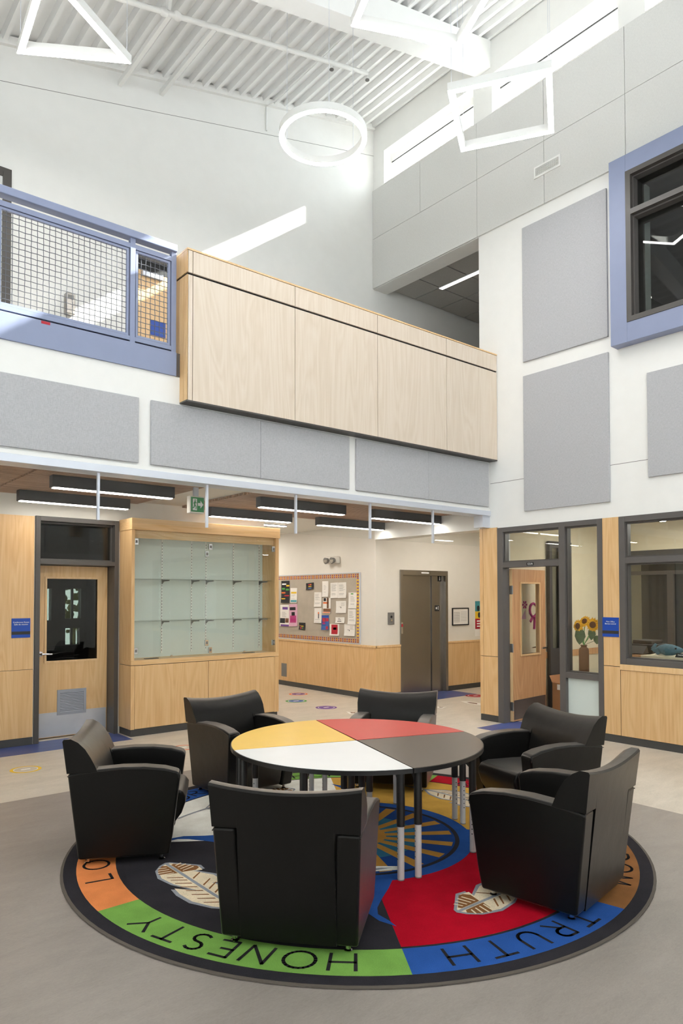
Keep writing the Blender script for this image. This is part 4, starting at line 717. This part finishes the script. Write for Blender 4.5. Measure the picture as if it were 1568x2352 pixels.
GL = {'H': ([[(0, 0), (0, 1)], [(.8, 0), (.8, 1)], [(0, .52), (.8, .52)]], .8), 'N': ([[(0, 0), (.1, 1)], [(.1, 1), (.75, 0)], [(.75, 0), (.85, 1)]], .85), 'E': ([[(0, 0), (0, 1)], [(0, 1), (.6, .97)], [(0, .52), (.42, .52)], [(0, 0), (.62, .03)]], .6),
      'T': ([[(.4, 0), (.4, 1)], [(0, .97), (.8, 1)]], .8), 'Y': ([[(.4, 0), (.4, .48)], [(.4, .48), (0, 1)], [(.4, .48), (.85, 1)]], .85), 'L': ([[(0, 1), (0, 0)], [(0, 0), (.6, .04)]], .6), 'V': ([[(0, 1), (.42, 0)], [(.42, 0), (.85, 1)]], .85),
      'I': ([[(0, 0), (0, 1)]], .1), 'W': ([[(0, 1), (.25, 0)], [(.25, 0), (.5, .9)], [(.5, .9), (.75, 0)], [(.75, 0), (1, 1)]], 1.), 'M': ([[(0, 0), (.12, 1)], [(.12, 1), (.48, .2)], [(.48, .2), (.84, 1)], [(.84, 1), (.96, 0)]], .96), 'A': ([[(0, 0), (.42, 1)], [(.42, 1), (.84, 0)], [(.16, .36), (.68, .36)]], .84)}
def arc(cx, cy, rx, ry, a0, a1, n=14): return [(cx+rx*math.cos(R(a0+(a1-a0)*i/n)), cy+ry*math.sin(R(a0+(a1-a0)*i/n))) for i in range(n+1)]
GL['O'] = ([arc(.5, .5, .5, .5, 0, 360, 22)], 1.); GL['C'] = ([arc(.5, .5, .5, .5, 45, 315)], .86); GL['G'] = ([arc(.5, .5, .5, .5, 45, 330)+[(.93, .45), (.6, .45)]], .95); GL['D'] = ([[(0, 0), (0, 1)], [(0, 1)]+arc(.25, .5, .55, .5, 90, -90)+[(0, 0)]], .8)
GL['U'] = ([[(0, 1), (0, .38)]+arc(.38, .38, .38, .38, 180, 360)+[(.76, 1)]], .76); GL['S'] = ([arc(.3, .75, .28, .25, 40, 270, 9)+arc(.3, .25, .3, .25, 90, -140, 9)], .6); GL['R'] = ([[(0, 0), (0, 1)], [(0, 1)]+arc(.3, .74, .28, .26, 90, -90)+[(0, .48)], [(.2, .48), (.65, 0)]], .65); GL['P'] = ([[(0, 0), (0, 1)], [(0, 1)]+arc(.3, .72, .3, .28, 90, -90)+[(0, .44)]], .6)
for wd_, mt, a0, a1 in segs:
    sg_ = sector(1.665, 1.905, a0, a1, .004, H0+.002, 'word_segment', mt, rug); sg_['label'] = 'ring segment of the rug with the word '+wd_
    hgt = .155; gap_ = {'HONESTY': .068, 'TRUTH': .09, 'LOVE': .11}.get(wd_, .055); tot = sum(GL[c][1]*hgt for c in wd_)+gap_*(len(wd_)-1); rb = 1.706; am = (a0+a1)/2; s0 = -tot/2
    z = H0+.0028
    for c in wd_:
        tx = MB()
        for pl_ in GL[c][0]:
            q = [(s0+x*hgt, rb+y*hgt) for x, y in pl_]
            for p0_, p1_ in zip(q, q[1:]):
                d = Vector((p1_[0]-p0_[0], p1_[1]-p0_[1])); 
                if d.length < 1e-6: continue
                d.normalize(); nx, ny = -d.y*.0088, d.x*.0088; e = d*.005
                cs = [(p0_[0]-e.x+nx, p0_[1]-e.y+ny), (p1_[0]+e.x+nx, p1_[1]+e.y+ny), (p1_[0]+e.x-nx, p1_[1]+e.y-ny), (p0_[0]-e.x-nx, p0_[1]-e.y-ny)]
                tx.add([pol(r_, am-math.degrees(s_/1.78), z) for s_, r_ in cs], [(0, 1, 2, 3)])
        s0 += GL[c][1]*hgt+gap_
        tx.build('letter', 'rink', sg_)
sector(1.648, 1.665, 0, 360, .004, H0+.002, 'inner_line', 'rblack', rug)
quads = [('rblack', 146, 237), ('rred', -123, -38.5), ('ryellow', -38.5, 57.5), ('rwhite', 57.5, 146)]
for mt, a0, a1 in quads: sector(.78, 1.648, a0, a1, .004, H0+.0016, 'quadrant', mt, rug)
sector(.745, .84, 0, 360, .004, H0+.0022, 'blue_ring', 'rblue', rug); sector(.715, .745, 0, 360, .004, H0+.0024, 'black_ring', 'rblack', rug); sector(.0, .715, 0, 360, .004, H0+.0018, 'sun_field', 'rbluedeep', rug)
sector(.0, .46, 0, 360, .005, H0+.0021, 'teal_field', 'rteal', rug)
for k in range(18):
    ry = MB(); a = k*20+5; ry.add([pol(.16, a-9, H0+.0026), pol(.70, a-3.4, H0+.0026), pol(.70, a+3.4, H0+.0026), pol(.16, a+9, H0+.0026)], [(0, 1, 2, 3)]); ry.build('sun_ray', 'rgold', rug)
sector(0, .22, 0, 360, .005, H0+.0029, 'sun_disc', 'rgold', rug)
for ph in (-123, -38.5, 57.5, 146):
    o_ = [(.82, -13), (.95, -7.5), (1.1, -5.6), (1.25, -5.2), (1.36, -2.5), (1.43, .8)]; i_ = [(1.36, -.3), (1.28, -2.4), (1.2, -2.1), (1.09, 0), (.95, 4), (.83, 8)]
    vs = [pol(r_, ph+d, H0+.0023) for r_, d in o_]+[pol(r_, ph+d, H0+.0023) for r_, d in i_]
    MB().add(vs, [(0, 1, 10, 11), (1, 2, 9, 10), (2, 3, 8, 9), (3, 4, 7, 8), (4, 5, 6, 7)]).build('blue_crescent', 'rblue', rug)
MB().add([pol(.60, -119, H0+.003), pol(.655, -104, H0+.003), pol(.70, -108, H0+.003), pol(.70, -132, H0+.003), pol(.62, -140, H0+.003)], [(0, 1, 2, 3, 4)]).build('white_plume', 'rwhite', rug)
MB().add([pol(.635, -116, H0+.0033), pol(.655, -110, H0+.0033), pol(.67, -122, H0+.0033), pol(.645, -128, H0+.0033)], [(0, 1, 2, 3)]).build('plume_grey', 'rgrey', rug)  # grey part of the plume motif
def feather(rot):
    ft = thing('feather', None, None, (0, 0, 0), local=True); ft.parent = rug; ft['label'] = 'brown and cream feather motif on the rug'
    ca, sa = math.cos(R(rot)), math.sin(R(rot))
    def P(u, v, z):   # u from tip to quill, v across; black-quadrant frame: tip (-1.309,.385), running -y
        bend = max(0, u-.6)**2*.55; x, y = -1.325+v*1.0+bend*.6+.02, .385-u; return (x*ca-y*sa, x*sa+y*ca, H0+z)
    rim = [(-.01, 0), (.0, .03), (.17, .165), (.24, .155), (.22, .09), (.36, .17), (.5, .17), (.47, .09), (.62, .15), (.78, .11), (.9, .02), (.9, -.02), (.78, -.11), (.64, -.165), (.5, -.175), (.40, -.16), (.52, -.05), (.34, -.13), (.2, -.15), (.08, -.11), (.015, -.05)]
    mb = MB(); mb.add([P(u, v, .0028) for u, v in rim], [tuple(range(len(rim)))]); mb.build('outline', 'rgrey', ft)
    inn = [(.02+u*.955, v*.86) for u, v in rim]
    mb = MB(); mb.add([P(u, v, .0033) for u, v in inn], [tuple(range(len(inn)))]); mb.build('vane', 'rcream', ft)
    for sd, q in ((1, [(.05, .014), (.20, .014), (.225, .10), (.20, .135), (.165, .138), (.04, .035)]), (-1, [(.05, .014), (.20, .014), (.18, .08), (.15, .118), (.08, .092), (.03, .04)])):
        MB().add([P(u, v*sd, .0036) for u, v in q], [tuple(range(len(q)))]).build('brown_field', 'rbrown', ft)
    for i, u in enumerate((.06, .095, .13, .165)):
        for sd in (1, -1):
            l0, l1 = .03, min(.115, .05+.5*u); MB().add([P(u+.012, l0*sd, .0039), P(u+.022, l0*sd, .0039), P(u+.004, l1*sd, .0039), P(u-.008, l1*sd, .0039)], [(0, 1, 2, 3)]).build('barb', 'rcream', ft)
    for i, u in enumerate((.25, .30, .36, .43, .50, .57, .64, .71)):
        for sd in (1, -1):
            if sd > 0 and i in (0, 2): continue
            MB().add([P(u+.03, .02*sd, .0038), P(u+.046, .02*sd, .0038), P(u-.018, .10*sd, .0038), P(u-.03, .10*sd, .0038)], [(0, 1, 2, 3)]).build('barb', 'rbrown', ft)
    mb = MB()
    for i in range(14): u0_, u1_ = i*.0857, (i+1)*.0857; mb.add([P(u0_, -.011, .0041), P(u1_, -.011, .0041), P(u1_, .011, .0041), P(u0_, .011, .0041)], [(0, 1, 2, 3)])
    mb.build('shaft', 'rgrey', ft)
for rot in (0, 90, 180, 270): feather(rot)
# ------------------------------------------------------------------ table of four quarter tops
TC = (3.40, 3.925); TR = .912; TZ = .70; SA = -18.5
plain('topyellow', (246, 200, 92), .30, var=.02, spec=.28); plain('topred', (206, 58, 54), .30, var=.02, spec=.28); plain('topwhite', (236, 234, 232), .30, var=.01, spec=.28); plain('topbrown', (86, 74, 66), .30, var=.03, spec=.28)
def quarter(lbl, mt, a0):
    t = thing('quarter_table', lbl, 'table', (*TC, 0), R(a0), local=True, group='quarter tables forming the round table')
    n_ = 24; out = [(.004, .004)]+[(TR*math.cos(R(a)), TR*math.sin(R(a))) for a in [.25+89.5*i/n_ for i in range(n_+1)]]
    MB().prism(out, lambda p: (p[0], p[1], TZ-.030), lambda p: (p[0], p[1], TZ-.002)).build('edge_band', 'tableedge', t, smooth=30)
    sc = .993; MB().prism([(.007, .007)]+[(x*sc, y*sc) for x, y in out[1:]], lambda p: (p[0], p[1], TZ-.004), lambda p: (p[0], p[1], TZ)).build('table_top', mt, t, smooth=30)
    for r_, a in ((.855, 4.0), (.855, 86.0), (.855, 45.), (.10, 45.)):
        x, y = r_*math.cos(R(a)), r_*math.sin(R(a)); lg = MB().tube([(x, y, .34), (x, y, TZ-.03)], .0255, 14).build('leg', 'tableedge', t, smooth=40)
        MB().tube([(x, y, .02), (x, y, .345)], .0215, 14).build('leg_extension', 'legwhite', lg, smooth=40); MB().tube([(x, y, .014), (x, y, .022)], [.022, .018], 12).build('glide', 'greyplastic', lg)
        ho = MB()
        for k in range(6): dx, dy = -math.sin(R(a))*.0216, math.cos(R(a))*.0216; ho.tube([(x-dx*1.0, y-dy*1.0, .30-k*.032), (x+dx, y+dy, .30-k*.032)], .0045, 6)
        ho.build('adjust_holes', 'black', lg, kind='stuff')
        d = (-math.cos(R(a)), -math.sin(R(a))) if r_ > .3 else (math.cos(R(a)), math.sin(R(a))); MB().prism([(.02, TZ-.03), (.11, TZ-.03), (.02, TZ-.12)], lambda p: (x+d[0]*p[0]-d[1]*.004, y+d[1]*p[0]+d[0]*.004, p[1]), lambda p: (x+d[0]*p[0]+d[1]*.004, y+d[1]*p[0]-d[0]*.004, p[1])).build('bracket', 'tableedge', lg)
quarter('red topped quarter table at the back of the round table', 'topred', SA); quarter('yellow topped quarter table at the left of the round table', 'topyellow', SA+90); quarter('white topped quarter table at the front left of the round table', 'topwhite', SA+180); quarter('dark brown topped quarter table at the right of the round table', 'topbrown', SA+270)
# ------------------------------------------------------------------ armchairs
def make_chair():
    t = thing('armchair', 'x', 'armchair', (0, 0, 0), local=True, group='black leather armchairs around the round table'); zb = .04
    hwid = lambda z: .347+(z-zb)*(.383-.347)/.78
    prof = [(-.292, zb), (.277, zb), (.30, .16), (.345, .52)]+[(.352, .562), (.335, .588)]+[(.25, .612), (.12, .628), (-.02, .631), (-.16, .622), (-.27, .610), (-.357, .597)]
    for s in (-1, 1):
        a_ = MB(); a_.prism(prof, lambda p: (s*(hwid(p[1])-.118), p[0], p[1]), lambda p: (s*hwid(p[1]), p[0], p[1])); ar = a_.build('arm', 'leather', t, bevel=.016, seg=3, smooth=45)
        MB().tube([(s*(hwid(z)-.003), y, z-.014) for y, z in [(.345, .55)]+prof[5:]], .0032, 6).build('piping', 'leather', ar, smooth=60)
        for y in (-.24, .23):
            MB().lathe([(.0, 0), (.020, 0), (.022, .006), (.014, .012), (.014, zb+.006), (0, zb+.006)], 12, (s*.29, y, 0)).build('foot', 'chrome', t, smooth=40)
    # backrest: wide wing block over a panel between the arms
    def bp_(x):
        q = abs(x); dip = .034*(1-min(1, q)**2)
        top = .822-dip; return [(-.360, .602), (-.372, .70), (-.386, top-.012), (-.378, top), (-.335, top+.002), (-.290, top-.10*(top-.602)), (-.246, top-.30*(top-.602)), (-.212, top-.55*(top-.602)), (-.187, top-.79*(top-.602)), (-.168, .602)]
    vs = []; fs = []; m_ = 12; cx_ = .243/.372; st_ = sorted({-1+2*i/14 for i in range(15) if abs(abs(-1+2*i/14)-cx_) > .04})
    sts = [(x, False) for x in st_ if x < -cx_]+[(-cx_, False), (-cx_, True)]+[(x, True) for x in st_ if abs(x) < cx_]+[(cx_, True), (cx_, False)]+[(x, False) for x in st_ if x > cx_]
    for x, mid in sts:
        pr_ = bp_(x)
        pr_ = [(-.297, zb)]+pr_[1:-1]+[(-.156, .52), (-.142, .40), (-.14, zb)] if mid else pr_+[(-.23, .602), (-.30, .602)]
        for (y, z) in pr_: vs.append((x*(.243/cx_ if mid or abs(abs(x)-cx_) < 1e-6 else (.383 if z > .7 else hwid(z))), y-.010*(1-x*x)*(1 if y > -.3 and z > .5 else 0), z))
    ns = len(sts)
    for i in range(ns-1):
        for k in range(m_): fs.append((i*m_+k, i*m_+(k+1) % m_, (i+1)*m_+(k+1) % m_, (i+1)*m_+k))
    fs += [tuple(range(m_)), tuple(range((ns-1)*m_, ns*m_))]
    bm2 = bmesh.new(); bv = [bm2.verts.new(v_) for v_ in vs]
    for q in fs: bm2.faces.new([bv[i] for i in q])
    bmesh.ops.remove_doubles(bm2, verts=bm2.verts, dist=1e-5); bmesh.ops.dissolve_degenerate(bm2, dist=1e-5, edges=bm2.edges)
    bm2.verts.index_update(); mb2 = MB().add([v_.co[:] for v_ in bm2.verts], [tuple(v_.index for v_ in q.verts) for q in bm2.faces]); bm2.free()
    bk = mb2.build('backrest', 'leather', t, bevel=.018, seg=3, smooth=45)
    MB().tube([(x*.378, bp_(x)[3][0]-.002, bp_(x)[3][1]-.008) for x in st_], .003, 6).build('piping', 'leather', bk, smooth=60)
    sf = [(-.14, .05), (.262, .05), (.285, .12), (.30, .20), (.352, .27), (.377, .34), (.380, .385), (.352, .425), (.28, .440), (.05, .432), (-.14, .42)]
    MB().prism(sf, lambda p: (-.226, p[0], p[1]), lambda p: (.226, p[0], p[1])).build('seat', 'leather', t, bevel=.02, seg=3, smooth=50)
    return t
ch0 = make_chair()
cs = [('black leather armchair at the very front, its back towards us', 2.265, 3.058, -50.3), ('black leather armchair at far left, seen from its side', 2.05, 4.769, -120.2), ('black leather armchair at front right, seen from behind its arm', 3.655, 2.452, 9.1),
      ('black leather armchair in front of the display cabinet', 3.415, 5.519, -177.3), ('black leather armchair at right, facing us in front of office door', 4.739, 3.336, 76.0), ('black leather armchair behind the red table top, facing us', 4.601, 4.795, 126.8)]
for i, (lbl, x, y, a) in enumerate(cs):
    if i == 0: ch0.location = (x, y, .0143); ch0.rotation_euler = (0, 0, R(a)); ch0['label'] = lbl
    else: copytree(ch0, (x, y, .0143), R(a), lbl)
# ------------------------------------------------------------------ high pendants
PZ = 7.0
def bar_loop(lbl, pts, closed=True, name='pendant_light'):
    c = sum((Vector(p) for p in pts), Vector())/len(pts); t = thing(name, lbl, 'light', (c.x, c.y, PZ), group='white geometric pendant lights')
    n_ = len(pts); w_ = .032
    cen = Vector((c.x, c.y, 0))
    def off(d):
        res = []
        for i in range(n_):
            p, a, b_ = Vector(pts[i]), Vector(pts[i-1]), Vector(pts[(i+1) % n_]); e0 = (p-a).normalized(); e1 = (b_-p).normalized(); n0 = Vector((e0.y, -e0.x, 0)); n1 = Vector((e1.y, -e1.x, 0))
            if n0.dot(p-cen) < 0 and n_ < 10: n0, n1 = -n0, -n1
            if n_ >= 10 and n0.dot(p-cen) < 0: n0, n1 = -n0, -n1
            k = n0+n1; k /= max(.2, k.dot(n0)); res.append(p+k*d)
        return res
    def ringmb(o, i_, z0, z1):
        O, I = off(o), off(i_); vs = [(p.x, p.y, z0) for p in O]+[(p.x, p.y, z0) for p in I]+[(p.x, p.y, z1) for p in O]+[(p.x, p.y, z1) for p in I]; fs = []
        for k in range(n_):
            j = (k+1) % n_; fs += [(k, j, n_+j, n_+k), (2*n_+k, 3*n_+k, 3*n_+j, 2*n_+j), (k, 2*n_+k, 2*n_+j, j), (n_+k, n_+j, 3*n_+j, 3*n_+k)]
        return MB().add(vs, fs)
    ringmb(0, -.06, PZ+.006, PZ+.09).build('housing', 'beamwhite', t, smooth=30); ringmb(-.005, -.055, PZ, PZ+.007).build('diffuser', 'lampwhite', t, smooth=30); ringmb(-.008, -.052, PZ+.0895, PZ+.0925).build('added_uplight', 'upfill', t, smooth=30)  # top glow is added to brighten the roof deck and upper walls
    for k in ([0, n_//3, 2*n_//3] if n_ > 8 else range(n_)):
        p = Vector(pts[k]); q = p+(cen-p).normalized()*.05; MB().tube([(q.x, q.y, PZ+.09), (q.x, q.y, roof(q.x)+.03)], .0022, 5).build('cable', 'alu', t)
    return t
def P7(x, y): p = onZ(x, y, PZ); return Vector((p.x, p.y, 0))
a, b_ = P7(38, 124), P7(302, 148); mid = (a+b_)/2; dirn = (b_-a); nrm = Vector((dirn.y, -dirn.x, 0)).normalized(); L1 = P7(75, 0)-a; L2 = P7(172, 0)-b_
den = L1.x*L2.y-L1.y*L2.x; tt = ((b_-a).x*L2.y-(b_-a).y*L2.x)/den; apex = a+L1*tt
bar_loop('triangular white pendant at upper left', [a, b_, apex])
rc = (P7(643, 318)+P7(840, 318))/2; rad = (P7(643, 318)-P7(840, 318)).length/2
rp = [P7(643, 318), P7(840, 318), P7(742, 252), P7(742, 386)]; rc = sum(rp, Vector())/4; rad = sum((p-rc).length for p in rp)/4
bar_loop('round white ring pendant near the middle', [rc+Vector((rad*math.cos(t*math.pi/24), rad*math.sin(t*math.pi/24), 0)) for t in range(48)])
bar_loop('slanted four sided white pendant in front of the grey band', [P7(1027, 210), P7(1267, 156), P7(1272, 306), P7(1058, 350)])
q0, q1, q2, q3 = P7(805, 62), P7(1055, 113), P7(1122, 0), P7(830, 0); e1 = (q2-q1).normalized(); e2 = (q3-q0).normalized(); bar_loop('four sided white pendant cut off by the top edge', [q0, q1, q1+e1*1.05, q0+e2*.95])
for cx, cy in ((2.2, 2.6), (5.6, 1.6), (.2, 4.4), (3.0, -.8), (6.2, -1.6), (-.8, .6)):  # extra pendants out of view, there only to light the room
    bar_loop('unseen white pendant added only to light the room', [Vector((cx-.5, cy-.45, 0)), Vector((cx+.5, cy-.5, 0)), Vector((cx+.45, cy+.5, 0)), Vector((cx-.4, cy+.4, 0))])
# ------------------------------------------------------------------ sprinkler pipes
pp = thing('sprinkler_pipe', 'white sprinkler pipe with branches under the ribbed roof', 'pipe', (4, 7.3, 8.4))
MB().tube([(x, 7.3, roof(x)-.19) for x in (-3, 0, 3, 6.55)], .03, 10).build('main', 'beamwhite', pp, smooth=60)
for x in (3.52, 4.10): MB().box(x-.025, x+.025, 7.3, YU, roof(x)-.225, roof(x)-.16).build('branch', 'beamwhite', pp)
for x in (3.45, 3.62): MB().ball((x, 7.3, roof(x)-.19), (.06, .05, .05), 6).build('coupling', 'beamwhite', pp, smooth=60)
MB().tube([(3.5, 7.3, roof(3.5)-.16), (3.5, 7.25, roof(3.5)-.02)], .035, 8).build('riser', 'beamwhite', pp)
for x in (5.9, 6.55): MB().tube([(x, 7.3, roof(x)-.19), (x, 7.3, roof(x)-.28)], .012, 8).build('drop', 'beamwhite', pp); MB().tube([(x, 7.3, roof(x)-.28), (x, 7.3, roof(x)-.29)], .03, 10).build('sprinkler_head', 'greyplastic', pp)
for x in (1.5, 2.9, 4.9, 6.2): MB().tube([(x, 7.3, roof(x)-.19), (x, 7.3, roof(x)+.05)], .006, 6).build('hanger', 'beamwhite', pp)
cp = thing('conduit', 'thin white conduit running down the upper wall from the roof', 'conduit', (5.8, YU, 8.8)); p = onY(612, 300, YU-.015); MB().tube([(p.x, YU-.015, p.z), (p.x, YU-.015, roof(p.x)-.05), (p.x+.03, YU-.2, roof(p.x)-.04), (p.x+.05, 6.6, roof(p.x)-.03)], .011, 6).build('tube', 'beamwhite', cp)
# ------------------------------------------------------------------ floor decals
def decal(lbl, px, py, r_, c_out, c_in):
    c = onZ(px, py, .001); t = thing('floor_decal', lbl, 'floor decal', (c.x, c.y, 0), local=True, group='round floor stickers')
    MB().lathe([(0, 0), (r_, 0), (r_, .001), (0, .001)], 28).build('ring', c_out, t); MB().lathe([(0, .001), (r_*.78, .001), (r_*.78, .0015), (0, .0015)], 28).build('white_ring', 'printwhite', t); MB().lathe([(0, .0015), (r_*.72, .0015), (r_*.72, .002), (0, .002)], 28).build('disc', c_in, t); MB().box(-.06*r_/.2, .06*r_/.2, -.02, .02, .002, .0024).build('symbol', 'printwhite', t)
decal('round purple floor sticker with orange ring, farthest in the hall', 685, 1594, .17, 'orange', 'purple'); decal('round blue floor sticker with green ring in the hall', 680, 1610, .18, 'greenp', 'bluep'); decal('round purple floor sticker nearest the armchairs', 749, 1625, .17, 'purple', 'purple')
decal('round red floor sticker beside the wooden column', 1092, 1598, .18, 'red', 'red'); decal('orange floor sticker beside the display cabinet', 421, 1717, .14, 'orange', 'linolight'); decal('yellow floor sticker at the far left', 59, 1767, .15, 'yellow', 'linolight')
def feather_decal(lbl, q):
    t = thing('floor_decal', lbl, 'floor decal', (0, 0, 0)); v_ = [onZ(x, y, .0012) for x, y in q]; mb = MB(); n_ = len(v_); mb.add([(p.x, p.y, .0004) for p in v_]+[(p.x, p.y, .0014) for p in v_], [tuple(range(n_)), tuple(range(n_, 2*n_))]+[(i, (i+1) % n_, n_+(i+1) % n_, n_+i) for i in range(n_)]); mb.build('feather', 'paper', t)
    c = sum(v_, Vector())/n_; ink = MB(); ink.add([(c.x+(p.x-c.x)*.45, c.y+(p.y-c.y)*.45, .0018) for p in v_], [tuple(range(n_))]); ink.build('marking', 'brownp', t)
feather_decal('white feather sticker on the floor near the wooden column', [(1056, 1610), (1075, 1611), (1110, 1616), (1110, 1621), (1085, 1617), (1068, 1614)]); feather_decal('white arrow shaped sticker on the floor behind the rear armchair', [(795, 1634), (812, 1637), (826, 1634), (818, 1640), (802, 1640)]); feather_decal('small dark sticker on the floor right of the rear armchair', [(1004, 1622), (1014, 1625), (1026, 1623), (1016, 1627), (1004, 1626)])
